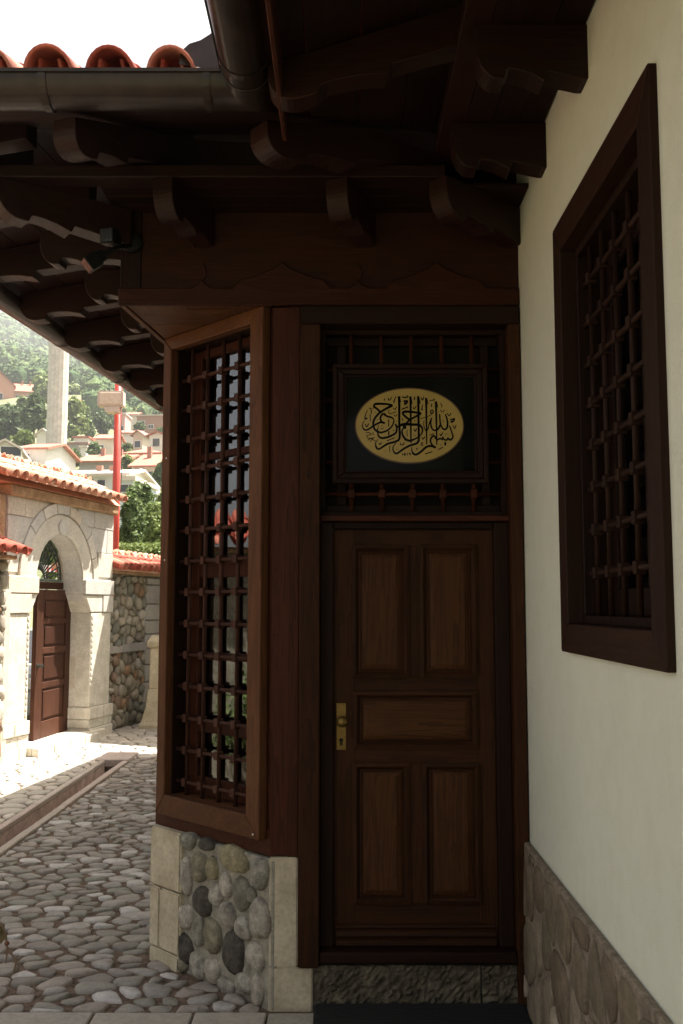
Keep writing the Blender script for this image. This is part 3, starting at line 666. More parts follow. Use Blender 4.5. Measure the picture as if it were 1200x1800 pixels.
# rafters with scalloped tails
ZT, YE, XE = 3.56, 3.47, -.31
for k in range(3):
    b = V((.30-.75*k, 4.35, 0)) if k else V((.30, 4.35, 0))
    if k == 0: continue
    corbel((b.x-.40+.12, b.y, 0), skew, .93, .10, .155, 1.5, 'rafter', slope=.38, ztop=ZT+.38*.88)
corbel((XW-.1, 4.45, 0), (-1.08, -.96, 0), 1.38, .11, .155, 1.9, 'valley_rafter', slope=.27, ztop=ZT+.27*1.34)
for y in (3.24, 2.50): corbel((XW-.02, y, 0), (-1, 0, 0), 1.05, .10, .16, 1.7, 'rafter', W_EAVE['X'], .33, ZT+.03+.33*1.05)
EL = V((-2.46, 3.45, 0)); lo_d = .98
for k in range(12):
    e_ = EL+TL*(.62+.685*k)-TLn*.05; b = e_-TLn*(lo_d+.05)
    corbel((b.x, b.y, 0), TLn, lo_d+.03, .10, .19, 1.7, 'rafter', W_EAVE['X'], .15, ZT+.145+.15*(lo_d+.05))
# roof deck boards and the covering above
EF = EL+TL*9.1; RT = V((.9, 5.3, 0)); RF = V((1.9, EF.y, 0)); V0 = V((XE, 3.45, 0)); V1 = V((1.49, 5.25, 0))
def d_left(p): return (V((p[0], p[1], 0))-EL).dot(-TLn)
ZD = ZT+.005
planes = [([(EL.x,EL.y),(RT.x,RT.y),(RF.x,RF.y),(EF.x,EF.y)], (-TLn.x, -TLn.y), (EL.x, EL.y), .15),
          ([(EL.x,EL.y),(V0.x,V0.y),(V1.x,V1.y),(RT.x,RT.y)], (0, 1), (EL.x, EL.y), .38),
          ([(V0.x,V0.y),(V0.x,-1.5),(1.49,-1.5),(V1.x,V1.y)], (1, 0), (V0.x, V0.y), .38)]
for poly, g, o_, sl_ in planes:
    c = g[0]*o_[0]+g[1]*o_[1]
    zd_ = ZD+(.14 if sl_ == .15 else 0)
    fz = lambda p, q, d: (p, q, zd_+sl_*max(-.1, (g[0]*p+g[1]*q-c))+d)
    for k in range(13):
        q = clip(clip(poly, -g[0], -g[1], -(c+k*.19)), g[0], g[1], c+(k+1)*.19-.005)
        if len(q) > 2: hp(MB().prism(q, fz, .0, .018), 'deck_board', W_EAVE['Y' if abs(g[0]) > .5 else 'X'], 0)
    mb = MB()
    mb.prism(poly, fz, .022, .06); hp(mb, 'roof_covering', M_TILE, 0)
hp(MB().prism([(1.49,-1.5),(4.1,-1.5),(4.1,12.4),(.9,12.4),(.9,5.3),(1.49,5.25)], lambda p, q, d: (p, q, d), 4.2, 4.28), 'roof_covering', M_TILE, 0)
# clay barrel tiles
def tile_mesh(name, r0, r1, L, up=True, n=13, th=.013, mat=None):
    vs = []; m = MB()
    for (y, r) in ((0, r0), (L, r1)):
        for rr in (r, r-th):
            for i in range(n):
                a = math.pi*(i/(n-1)); vs.append((math.cos(a)*rr, y, math.sin(a)*rr*1.12*(1 if up else -1)))
    fs = []
    def q(a, b, c, d): fs.append((a, b, c, d) if up else (d, c, b, a))
    for i in range(n-1):
        q(i+1, i, 2*n+i, 2*n+i+1); q(n+i, n+i+1, 3*n+i+1, 3*n+i); q(i, i+1, n+i+1, n+i); q(2*n+i+1, 2*n+i, 3*n+i, 3*n+i+1)
    q(0, n, 3*n, 2*n); q(n-1, 3*n-1, 4*n-1, 2*n-1)
    me = bpy.data.meshes.new(name); me.from_pydata(vs, [], fs); me.polygons.foreach_set('use_smooth', [True]*len(me.polygons)); me.materials.append(mat or M_TILE)
    return me
T_UP = tile_mesh('cover_tile', .092, .076, .42); T_DN = tile_mesh('pan_tile', .082, .094, .42, False)
P_UP = tile_mesh('cover_tile', .092, .076, .42, n=9, mat=M_TILEP); P_DN = tile_mesh('pan_tile', .082, .094, .42, False, n=9, mat=M_TILEP)
def tiles(parent, o, along, upslope, ncol, nrow, pitch, rng, step=.34, sc=1.0, meshes=None):
    along, upslope = V(along).normalized(), V(upslope).normalized(); nrm = along.cross(upslope)
    if nrm.z < 0: along = -along; nrm = -nrm; o = V(o)-along*pitch*(ncol-1)
    k = 0
    for c in range(ncol+1):
        for r in range(nrow):
            for up in (1, 0):
                if up and c == ncol: continue
                a = along.copy(); t = rng.uniform(-.03, .03); us = (upslope+along*t).normalized(); al = us.cross(nrm).normalized()
                us2 = (us+nrm*(-.05)).normalized() if False else us
                p = V(o)+along*(pitch*(c if up else c-.5)+rng.uniform(-.006, .006))+us2*(step*r+rng.uniform(-.015, .015)+(0 if up else .02))+nrm*((.045+rng.uniform(-.004,.004)) if up else .105)
                M = Matrix(((al.x*sc, us2.x*sc, nrm.x*sc, p.x), (al.y*sc, us2.y*sc, nrm.y*sc, p.y), (al.z*sc, us2.z*sc, nrm.z*sc, p.z), (0,0,0,1)))
                link('roof_tile', (meshes or (T_UP, T_DN))[0 if up else 1], M, parent); k += 1
    return k
tiles(house, (-2.425, 3.40, 3.620), (1,0,0), (0, .934, .356), 9, 3, .225, rng)
tiles(house, (-.37, 3.05, 3.62), (0,-1,0), (.934, 0, .356), 9, 2, .225, rng)
# flashing at the inside corner
fl = [(-.595, 3.70), (-.59, 3.75), (-.56, 3.785), (-.52, 3.805), (-.485, 3.835), (-.462, 3.87), (-.44, 3.885), (-.425, 3.885), (-.425, 3.70)]
hp(MB().prism(fl, lambda p, q, d: (p, 3.40+d+(p+.5)*.25, q), 0, .003), 'corner_flashing', M_METAL, .0)
# half-round gutter swept round the eaves
def sweep(path, prof):
    m = MB(); n = len(prof); vs = []
    for i, p in enumerate(path):
        d0 = (path[i]-path[i-1]).normalized() if i else (path[1]-path[0]).normalized()
        d1 = (path[i+1]-path[i]).normalized() if i < len(path)-1 else d0
        n0 = V((d0.y, -d0.x, 0)); n1 = V((d1.y, -d1.x, 0)); b = (n0+n1).normalized(); b = b/max(.3, b.dot(n0))
        for (a, z) in prof: vs.append(tuple(p+b*a+V((0,0,z))))
    fs = [(i*n+k, i*n+(k+1)%n, (i+1)*n+(k+1)%n, (i+1)*n+k) for i in range(len(path)-1) for k in range(n)]
    fs += [tuple(range(n)), tuple(range((len(path)-1)*n, len(path)*n))[::-1]]
    m.add(vs, fs); return m
GR = .088; GZ = 3.625
prof = [(GR*math.cos(a), GR*math.sin(a)*1.0) for a in [math.pi+i*math.pi/12 for i in range(13)]]
prof += [(GR+.010, .0), (GR+.012, .012), (GR+.002, .016), (GR-.006, .010)]+[((GR-.005)*math.cos(a), (GR-.005)*math.sin(a)) for a in [2*math.pi-i*math.pi/12 for i in range(1, 13)]]
GA = EL+TL*9.1; GB = V((EL.x, 3.39, 0)); GC = V((-.335, 3.39, 0)); GD_ = V((-.335, -1.5, 0))
path = [GA+V((0,0,GZ+.055)), GB+V((0,0,GZ+.05)), V((-1.75,3.39,GZ)), GC+V((0,0,GZ)), GD_+V((0,0,GZ))]
gut = sweep(path[::-1], [(-a, z) for a, z in prof]).build('gutter', M_METAL, house)
bm = bmesh.new(); bm.from_mesh(gut.data); bmesh.ops.recalc_face_normals(bm, faces=bm.faces); bm.to_mesh(gut.data); bm.free()
for p in gut.data.polygons: p.use_smooth = len(p.vertices) == 4
gut.data.set_sharp_from_angle(angle=R(50))
def bracket(p, d, name='gutter_bracket'):
    d = V(d); sd = V((d.y, -d.x, 0)); pr = [(a, GR+.004) for a in [math.pi-.0+i*math.pi/12 for i in range(13)]]
    vs = []; 
    for rr in (GR+.0015, GR+.005):
        for w in (-.014, .014):
            vs += [tuple(V(p)+sd*(rr*math.cos(a))+V((0,0,rr*math.sin(a)+.0))+d*w) for a, _ in pr]
    n = 13; fs = []
    for i in range(n-1):
        fs += [(2*n+i, 2*n+i+1, 3*n+i+1, 3*n+i), (i, i+1, 2*n+i+1, 2*n+i), (n+i+1, n+i, 3*n+i, 3*n+i+1), (i+1, i, n+i, n+i+1)]
    m = MB(); m.add(vs, fs); o = m.build(name, M_METAL, gut)
    m = MB().lathe(V(p)-V((0,0,.0))+sd*((GR+.004)*math.cos(R(195)))+V((0,0,(GR+.004)*math.sin(R(195)))), sd*-1, [(0,.004),(.002,.003),(.0022,0)], 8)
for x in (-1.635, -1.075, -.485): bracket((x, 3.39, GZ), (1,0,0))
for y in (3.18, 2.6, 2.0): bracket((-.335, y, GZ), (0,1,0))
for k in range(6):
    p = GB+TL*(1.2+1.15*k); bracket((p.x, p.y, GZ+.052), TL)
hp(MB().tube([(-.335+ (GR+.003)*math.cos(a), 3.262, GZ+(GR+.003)*math.sin(a)) for a in [math.pi+i*math.pi/12 for i in range(13)]], .003, 6), 'gutter_seam', M_METAL, 0, gut)
hp(MB().box(-.222, -.204, -1.5, 3.52, 3.475, 3.63), 'fascia_board', W_RED['Y'])
# ------------------------------------------------------------------ things hung on or lying by the house
# framed calligraphy in front of the transom lattice
PY = 4.372
pa, pb = onY(585, 850, PY), onY(855, 640, PY)
pic = thing('framed_calligraphy', ((pa.x+pb.x)/2, PY+.02, pa.z), 'dark framed black panel with gold oval of black calligraphy, hung above the door', 'picture')
fw = .066
def fr(pts, y0, y1, nm, mat): return MB().prism(pts, lambda p, q, d: (p, d, q), y0, y1).build(nm, mat, pic, .004)
def ringq(x0, x1, z0, z1, w):
    return [[(x0,z0),(x1,z0),(x1-w,z0+w),(x0+w,z0+w)], [(x0+w,z1-w),(x1-w,z1-w),(x1,z1),(x0,z1)], [(x0,z0),(x0+w,z0+w),(x0+w,z1-w),(x0,z1)], [(x1-w,z0+w),(x1,z0),(x1,z1),(x1-w,z1-w)]]
for i, q in enumerate(ringq(pa.x, pb.x, pa.z, pb.z, .022)): fr(q, PY-.012, PY+.025, 'frame', W_DARK['X' if i < 2 else 'Z'])
for i, q in enumerate(ringq(pa.x+.0225, pb.x-.0225, pa.z+.0225, pb.z-.0225, .026)): fr(q, PY-.004, PY+.025, 'frame', W_DARK['X' if i < 2 else 'Z'])
for i, q in enumerate(ringq(pa.x+.049, pb.x-.049, pa.z+.049, pb.z-.049, .012)): fr(q, PY+.002, PY+.025, 'frame', W_DARK['X' if i < 2 else 'Z'])
MB().box(pa.x+.061, pb.x-.061, PY+.012, PY+.024, pa.z+.061, pb.z-.061).build('mount_board', M_MATB, pic)
oc = onY(718.5, 748, PY+.01); ol = onY(624.5, 748, PY+.01); ot = onY(718.5, 683.5, PY+.01)
ea, eb = oc.x-ol.x, ot.z-oc.z
def oval(k, y0, y1, nm, mat, ex=0): MB().prism([(oc.x+(ea+ex)*math.cos(t), oc.z+(eb+ex)*math.sin(t)) for t in [i*math.pi/36 for i in range(72)]], lambda p, q, d: (p, d, q), y0, y1).build(nm, mat, pic)
oval(1, PY+.0085, PY+.0125, 'oval_border', M_BROWNLINE, .006)
oval(1, PY+.006, PY+.010, 'gold_oval', M_GOLD)
SA, SB = (10.909, 610), (10.0, 700)
strokes = []
def S(k, w, *pts): strokes.append((k, tuple(x*1.3+4 for x in w) if isinstance(w, tuple) else (w*1.25+3, w*1.25+3), pts))
a, b = SA, SB
S(a,(34,26),(980,235),(988,400),(990,800),(1000,950),(985,1060),(930,1100),(850,1125),(760,1150),(680,1200),(620,1238),(570,1245),(540,1190)); S(a,(20,6),(540,1195),(535,1150),(545,1110),(590,1055)); S(a,(22,6),(985,240),(1000,290),(1022,355))
S(a,(26,36),(862,408),(760,388),(640,380),(560,382),(505,395)); S(a,(28,30),(502,392),(510,435),(560,475),(622,530))
S(a,(34,26),(860,410),(740,472),(630,540),(560,605),(505,690),(490,780),(515,865),(570,915)); S(a,(30,14),(560,905),(620,930),(680,922),(760,890),(840,820),(880,740),(884,690),(860,650)); S(a,(22,32),(866,660),(830,638),(770,625),(725,600),(690,562))
S(a,(28,26),(690,562),(645,605),(628,660),(645,715),(712,760)); S(a,(30,20),(712,750),(640,735),(560,765),(470,820),(400,868),(345,885),(300,860)); S(a,(16,6),(300,862),(282,800),(295,745),(325,705))
for x, y, r in ((785,712,24),(785,782,24),(788,942,30)): S(a,(r*1.9,r*1.9),(x-r*.45,y),(x+r*.45,y))
S(a,(14,32),(568,855),(578,960),(605,1015),(660,1040)); S(a,(32,22),(655,1040),(760,1022),(870,975),(930,925),(940,860),(932,800),(912,768))
S(a,(26,34),(915,770),(945,818),(1000,805),(1060,770),(1120,765),(1190,768))
S(a,14,(770,270),(800,312),(845,255)); S(a,(8,22),(925,238),(888,330),(895,360)); S(a,(8,16),(712,275),(702,320)); S(a,(18,26),(1070,345),(1138,328),(1122,375),(1080,392)); S(a,14,(1160,440),(1032,490)); S(a,9,(1040,235),(1080,252),(1158,245),(1125,218))
S(a,14,(408,462),(448,482),(452,570)); S(a,12,(490,450),(480,482)); S(a,(6,24),(382,498),(335,610),(335,675),(375,650)); S(a,(12,6),(430,580),(438,720)); S(a,14,(335,770),(370,822),(402,758)); S(a,10,(790,492),(800,570),(935,530)); S(a,12,(872,460),(908,490),(935,440)); S(a,9,(890,585),(895,612),(938,612),(942,582))
S(a,22,(655,795),(655,808)); S(a,8,(590,790),(572,900)); S(a,8,(628,850),(660,862),(692,838)); S(a,18,(530,546),(530,558)); S(a,14,(570,678),(580,690)); S(a,12,(935,710),(940,722)); S(a,18,(880,885),(880,900))
S(a,9,(350,940),(400,930),(450,970),(365,990),(400,1040),(520,1030)); S(a,10,(380,1080),(450,1050),(535,1100)); S(a,9,(430,1110),(500,1030)); S(a,12,(482,930),(490,980)); S(a,12,(905,1030),(750,1092)); S(a,13,(592,1130),(622,1162),(650,1118)); S(a,18,(812,1185),(815,1198)); S(a,8,(802,1200),(808,1310)); S(a,16,(720,1280),(722,1290)); S(a,18,(945,1245),(948,1258)); S(a,9,(1010,1122),(1020,1165),(1080,1152),(1078,1118)); S(a,9,(1055,1325),(1060,1372)); S(a,8,(1090,1340),(1112,1345),(1088,1368),(1112,1372))
S(b,(26,36),(392,515),(250,495),(140,486),(90,492),(62,520)); S(b,(26,28),(62,518),(110,570),(190,630)); S(b,(28,22),(390,518),(300,570),(190,632),(120,700))
S(b,(26,34),(20,735),(60,708),(120,712),(250,714),(360,716)); S(b,(30,12),(355,716),(402,760),(415,820),(395,880),(340,935)); S(b,(14,34),(350,928),(290,962),(190,998),(110,970)); S(b,(32,12),(120,978),(72,910),(55,830),(85,760)); S(b,(48,40),(82,695),(108,790))
S(b,(30,20),(5,218),(8,600),(10,950)); S(b,(30,16),(203,218),(208,600),(212,1040)); S(b,(20,6),(205,225),(235,352)); S(b,(30,24),(340,215),(345,600),(349,950),(340,1010),(300,1050),(200,1080),(100,1130),(0,1200),(-40,1222),(-80,1210)); S(b,(20,6),(-78,1212),(-105,1150),(-95,1090),(-48,1036)); S(b,(20,6),(342,225),(378,350)); S(b,(30,14),(478,245),(484,650),(488,1060)); S(b,(20,6),(482,250),(515,355)); S(b,(30,14),(650,305),(660,700),(666,1070)); S(b,(20,6),(655,315),(688,412))
S(b,8,(380,612),(530,560),(602,510)); S(b,(8,16),(440,640),(440,740),(475,825),(510,790),(535,690),(578,595)); S(b,(16,26),(572,600),(560,700),(590,795),(640,815),(690,790),(725,720)); S(b,(16,26),(715,530),(728,690),(765,775),(810,800),(850,765)); S(b,(26,16),(848,770),(856,680),(840,600),(815,530))
S(b,14,(552,478),(590,460),(604,500),(565,512),(552,478))
S(b,(14,28),(888,730),(930,850),(950,930),(910,982),(862,958)); S(b,(22,20),(865,945),(840,985),(795,975),(762,930)); S(b,(20,24),(775,980),(720,960),(670,980),(625,920),(595,910)); S(b,(24,18),(598,912),(560,965),(560,1030),(600,1085),(652,1115)); S(b,(30,26),(650,1118),(560,1090),(480,1110),(400,1180),(330,1230),(280,1240),(240,1210)); S(b,(18,6),(242,1212),(226,1160),(232,1105))
S(b,50,(798,1050),(832,1050)); S(b,(16,28),(900,632),(975,610),(952,655),(908,668))
S(b,13,(390,240),(415,285),(440,225)); S(b,(8,22),(422,360),(402,440),(422,452)); S(b,(8,18),(282,220),(270,280)); S(b,11,(250,400),(270,440),(305,385)); S(b,12,(50,442),(165,400)); S(b,(16,26),(82,300),(150,298),(130,335),(95,350)); S(b,9,(60,230),(100,242),(160,232)); S(b,10,(535,290),(630,285)); S(b,9,(600,260),(630,275)); S(b,12,(575,350),(575,405)); S(b,10,(730,340),(755,375),(750,412)); S(b,9,(730,450),(752,490),(790,480),(792,450)); S(b,14,(840,460),(840,468)); S(b,12,(850,510),(885,562),(915,510)); S(b,12,(945,730),(985,782),(1005,720)); S(b,16,(780,645),(780,658)); S(b,16,(280,640),(280,655)); S(b,10,(60,600),(75,655)); S(b,18,(150,815),(152,826)); S(b,9,(138,830),(148,920)); S(b,12,(260,790),(290,832),(310,780)); S(b,16,(280,900),(280,912)); S(b,12,(400,935),(425,972),(455,925)); S(b,10,(540,902),(620,872)); S(b,12,(718,872),(740,910),(770,852)); S(b,16,(832,875),(832,888)); S(b,10,(385,1040),(420,1035),(388,1072),(432,1080)); S(b,14,(318,1125),(318,1160)); S(b,12,(730,1062),(732,1078)); S(b,12,(690,1152),(778,1112)); S(b,13,(460,1232),(588,1190)); S(b,9,(20,1050),(40,1075),(85,1062),(86,1030)); S(b,9,(65,1220),(68,1256)); S(b,8,(90,1220),(112,1222),(92,1240),(114,1252)); S(b,8,(135,1215),(150,1226),(150,1256)); S(b,8,(200,1232),(182,1232),(182,1218),(200,1218),(202,1256))
mb = MB(); ly = 0
for (sc, off), (w0, w1), pts in strokes:
    q = []
    pp = [V((p[0], p[1], 0)) for p in pts]
    # Catmull-Rom smoothing of the traced centre line
    for i in range(len(pp)-1):
        p0, p1, p2, p3 = pp[max(0, i-1)], pp[i], pp[i+1], pp[min(len(pp)-1, i+2)]
        for t in (0, .25, .5, .75): q.append(.5*((2*p1)+(p2-p0)*t+(2*p0-5*p1+4*p2-p3)*t*t+(3*p1-p0-3*p2+p3)*t**3))
    q.append(pp[-1]); n = len(q); L_, R_ = [], []
    ly = (ly+1) % 40
    for i, p in enumerate(q):
        d = (q[min(n-1, i+1)]-q[max(0, i-1)]); d = d.normalized() if d.length else V((1,0,0)); s_ = V((-d.y, d.x, 0))*(w0+(w1-w0)*i/(n-1))/2
        for arr, pt in ((L_, p+s_), (R_, p-s_)):
            w = onY(off+pt.x/sc, 675+pt.y/sc, PY+.006); arr.append((w.x, PY+.0052-ly*1.5e-5, w.z))
    vs = L_+R_; fs = [(i, i+1, n+i+1, n+i) for i in range(n-1)]
    mb.add(vs, fs)
o = mb.build('lettering', M_INK, pic)
bm = bmesh.new(); bm.from_mesh(o.data)
for f in bm.faces:
    if f.normal.y > 0: f.normal_flip()
bm.to_mesh(o.data); bm.free()
MB().box(pa.x+.058, pb.x-.058, PY+.0035, PY+.0042, pa.z+.058, pb.z-.058).build('cover_glass', M_PGLASS, pic)

# door mat
mat_ = thing('door_mat', (.34, 4.1, .012), 'black ribbed door mat on the paving below the stone step', 'doormat')
MB().box(-.115, .785, 3.86, 4.325, .014, .022).build('backing', M_MAT, mat_, .003)
for k in range(23): MB().box(-.105, .775, 3.87+.0197*k, 3.87+.0197*k+.012, .022, .030).build('rib', M_MAT, mat_, .002)

# two-headed security light at the corner of the eaves
spot = thing('security_light', (-.98, 4.30, 3.2), 'black twin security light on the timber corner under the eaves', 'light')
bc = onY(232, 425, 4.325)
MB().lathe((bc.x, 4.343, bc.z), (0,-1,0), [(0,.052),(.02,.052),(.03,.046),(.034,.03),(.035,0)], 22).build('base', M_BLACK, spot, 0, True)
def head(c, d, nm='lamp_head'):
    c, d = V(c), V(d).normalized(); s_ = d.cross(UP).normalized(); u_ = s_.cross(d)
    sq = [(-.034,-.034),(.034,-.034),(.034,.034),(-.034,.034)]
    o = MB(); o.prism([(x*.75, y*.75) for x, y in sq], lambda p, q, t: tuple(c+s_*p+u_*q+d*t), -.05, -.015); o.prism(sq, lambda p, q, t: tuple(c+s_*p+u_*q+d*t), -.016, .045)
    h = o.build(nm, M_BLACK, spot, .004)
    MB().prism([(x*.84, y*.84) for x, y in sq], lambda p, q, t: tuple(c+s_*p+u_*q+d*t), .0452, .047).build('lens', M_LENS, h)
    return c-d*.05
h1 = onY(196, 418, 4.22); h2 = onY(167, 458, 4.17)
e1 = head(h1, (-.25, -.9, -.1)); e2 = head(h2, (-.75, -.45, -.75))
MB().tube([(bc.x, 4.31, bc.z), (bc.x-.02, 4.285, bc.z), e1], .011, 8).build('arm', M_BLACK, spot, 0, True)
MB().tube([(bc.x, 4.31, bc.z-.02), (bc.x-.05, 4.27, bc.z-.045), e2], .011, 8).build('arm', M_BLACK, spot, 0, True)

# curtain behind the bay window
cur = MB(); n = 90
ps = []
for i in range(n+1):
    s_ = .12+.62*i/n; o_ = -.145+.017*math.sin(s_*2*math.pi/.062+.9*math.sin(s_*9))+.005*math.sin(s_*31)
    ps.append((s_, o_))
vs = [tuple(CH(s_, z, o_)) for z in (1.50, 3.02) for s_, o_ in ps]
cur.add(vs, [(i, i+1, n+2+i, n+1+i) for i in range(n)])
tag(cur.build('curtain', M_CURT, None, 0, True), 'white pleated curtain hanging behind the panes of the corner bay window', 'curtain')

# dry plant at the left edge of the lane
pp_ = onZ(24, 1712); dp = thing('dry_plant', pp_, 'thin dry brown weed growing between the cobbles by the path', 'plant')
def at(u, v): return onY(u, v, pp_.y-.02)
M_DRY = plain('dry_stem', (.24,.16,.10), .9); M_DRYL = leafmat('dry_leaf', (.14,.11,.05), (.2,.15,.07))
MB().tube([pp_, at(29, 1690), at(20, 1675), at(13, 1665), at(11, 1645), at(6, 1630), at(-4, 1615)], [.004,.005,.005,.006,.006,.006,.004], 6).build('stem', M_DRY, dp)
MB().tube([at(13, 1668), at(12, 1682), at(11, 1694)], [.006,.004,.002], 6).build('stem', M_DRY, dp)
MB().lathe(at(12.5, 1663), (0,0,1), [(0,.0),(.006,.011),(.014,.013),(.02,.008),(.024,0)], 8).build('bud', plain('red_brown_bud', (.2,.08,.04), .8), dp, 0, True)
for (u0, v0, u1, v1, w) in ((8,1640,-8,1618,.03),(6,1632,2,1660,.026),(2,1620,-14,1650,.03)):
    p, q = at(u0, v0), at(u1, v1); d = (q-p); s_ = d.cross(V((0,1,0))).normalized()*w
    m = MB(); m.add([p, p+d*.4+s_+V((0,-.012,0)), q, p+d*.4-s_+V((0,-.01,0)), p+d*.45+V((0,.012,0))], [(0,1,4),(1,2,4),(2,3,4),(3,0,4)]); m.build('leaf', M_DRYL, dp, 0, True)

# ------------------------------------------------------------------ stone gateway across the yard
G0 = V((-3.149, 13.285, 0)); ga = V((-.235, -.972, 0)).normalized(); gn = V((.972, -.235, 0)).normalized()   # a runs towards the viewer
def GP(a, z, o=0): p = G0+ga*a+gn*o; return (p.x, p.y, z)
gfn = lambda p, q, d: GP(p, q, d)
gate = thing('stone_gateway', GP(1.3, 0), 'pale arched stone gateway with tiled roof and brown panelled door leaf', 'gateway')
def gp(mb, name, mat, bevel=.006, parent=None, **k): return mb.build(name, mat, parent or gate, bevel, **k)
AC, AZ, AR = 1.372, 2.04, .55
arc = lambda r, n=16, a0=0, a1=math.pi: [(AC-r*math.cos(a0+(a1-a0)*i/n), AZ+r*math.sin(a0+(a1-a0)*i/n)) for i in range(n+1)]
key = [(0,0),(0,2.97),(2.56,2.97),(2.56,0),(2.06,0),(2.06,1.63),(1.93,1.9),(AC+AR,AZ)]+arc(AR)[::-1][1:-1]+[(AC-AR,AZ),(.81,1.9),(.6,1.63),(.6,0)]
gp(MB().prism(key, gfn, -.26, 0), 'gate_wall', M_ASHLAR, 0)
def sector(r0, r1, o0, o1, a0=0, a1=math.pi, n=16): return MB().prism(arc(r0, n, a0, a1)+arc(r1, n, a0, a1)[::-1], gfn, o0, o1)
gp(sector(.555, .80, .001, .022), 'arch_ring', M_ASHLAR, .004)
for k in range(9):
    a0, a1 = math.pi*k/9+.008, math.pi*(k+1)/9-.008
    gp(sector(.812, .945, .001, .03+rng.uniform(0,.012), a0, a1, 4), 'arch_stone', M_ASHLAR, .006)
gp(MB().lathe(GP(AC, 2.685, .02), gn, [(0,.10),(.02,.10),(.026,.085),(.03,.06),(.032,0)], 24), 'medallion', M_ASHLAR, 0, smooth=False)
# spandrel ashlar laid round the arch
for z0, z1, joints in ((2.10, 2.42, (0,.42,2.25,2.56)), (2.428, 2.74, (0,.18,.62,1.05,1.7,2.1,2.56)), (2.748, 2.965, (0,.55,.98,1.3,1.72,2.2,2.56))):
    js = list(joints)
    for x0, x1 in zip(js, js[1:]):
        def cut(z): return math.sqrt(max(0, .955**2-(z-AZ)**2))
        lo_ = [(x0+.004, z0), (x1-.004, z0), (x1-.004, z1), (x0+.004, z1)]
        q = []
        zs = [z0+(z1-z0)*i/5 for i in range(6)]
        if x1 <= AC: 
            L_ = [(x0+.004, z) for z in zs]; R_ = [(min(x1-.004, AC-cut(z)), z) for z in zs]
            if any(r[0]-l[0] < .03 for l, r in zip(L_, R_)): 
                k2 = [(l, r) for l, r in zip(L_, R_) if r[0]-l[0] >= .03]
                if len(k2) < 2: continue
                L_, R_ = [k[0] for k in k2], [k[1] for k in k2]
        elif x0 >= AC:
            L_ = [(max(x0+.004, AC+cut(z)), z) for z in zs]; R_ = [(x1-.004, z) for z in zs]
            k2 = [(l, r) for l, r in zip(L_, R_) if r[0]-l[0] >= .03]
            if len(k2) < 2: continue
            L_, R_ = [k[0] for k in k2], [k[1] for k in k2]
        else:
            if z0 < AZ+.96-.01: 
                zz0 = max(z0, AZ+.958)
                if z1-zz0 < .04: continue
                L_, R_ = [(x0+.004, zz0), (x0+.004, z1)], [(x1-.004, zz0), (x1-.004, z1)]
            else: L_, R_ = [(x0+.004, z0), (x0+.004, z1)], [(x1-.004, z0), (x1-.004, z1)]
        gp(MB().prism(L_+R_[::-1], gfn, .001, .014+rng.uniform(0,.008)), 'ashlar_block', M_ASHLAR, .004)
# piers: base courses, shaft, capital
for (p0, p1, side) in ((.0, .6, 1), (2.06, 2.56, -1)):
    for (z0, z1, ex) in ((-.02,.14,.03),(.144,.255,.012),(.26,.41,.03)):
        m_ = p0+(p1-p0)*rng.uniform(.35,.6)
        gp(MB().prism([(p0-.02,z0),(m_-.003,z0),(m_-.003,z1),(p0-.02,z1)], gfn, -.3, .03+ex), 'base_block', M_GATE, .008)
        gp(MB().prism([(m_+.003,z0),(p1+.025,z0),(p1+.025,z1),(m_+.003,z1)], gfn, -.3, .03+ex), 'base_block', M_GATE, .008)
    gp(MB().prism([(p0+.05,.414),(p1+.004,.414),(p1+.004,1.63),(p0+.05,1.63)] if side > 0 else [(p0-.004,.414),(p1-.03,.414),(p1-.03,1.63),(p0-.004,1.63)], gfn, -.3, .03), 'pier_shaft', M_GATE, .008)
    for k in range(16):
        q = p1-.035 if side > 0 else p0+.035
        zc = .45+.073*k; gp(MB().prism([(q-.02,zc),(q+.02,zc+.012),(q+.02,zc+.05),(q-.02,zc+.045)], gfn, .029, .038), 'carved_leaf', M_GATE, .003)
    a0, a1 = (p0+.005, p1) if side > 0 else (p0, p1-.01)
    gp(MB().prism([(a0,1.636),(a1 if side < 0 else a1-.30,1.636),(a1 if side < 0 else a1-.30,1.86),(a0,1.86)], gfn, -.2, .045), 'capital', M_ASHLAR, .008)
    if side > 0: gp(MB().prism([(a1-.295,1.636),(a1+.02,1.636),(a1+.17,1.86),(a1-.295,1.86)], gfn, -.3, .035), 'capital', M_GATE, .01)
    else: gp(MB().prism([(a0-.005,1.64),(a0-.15,1.86),(a0-.002,1.86),(a0-.002,1.64)], gfn, -.3, .03), 'capital', M_GATE, .01)
    gp(MB().prism([(a0,1.866),(a1+(.20 if side > 0 else 0),1.866),(a1+(.20 if side > 0 else 0),2.06),(a0,2.06)] if side > 0 else [(a0-.15,1.866),(a1,1.866),(a1,2.06),(a0-.15,2.06)], gfn, -.3, .05), 'impost', M_ASHLAR, .008)
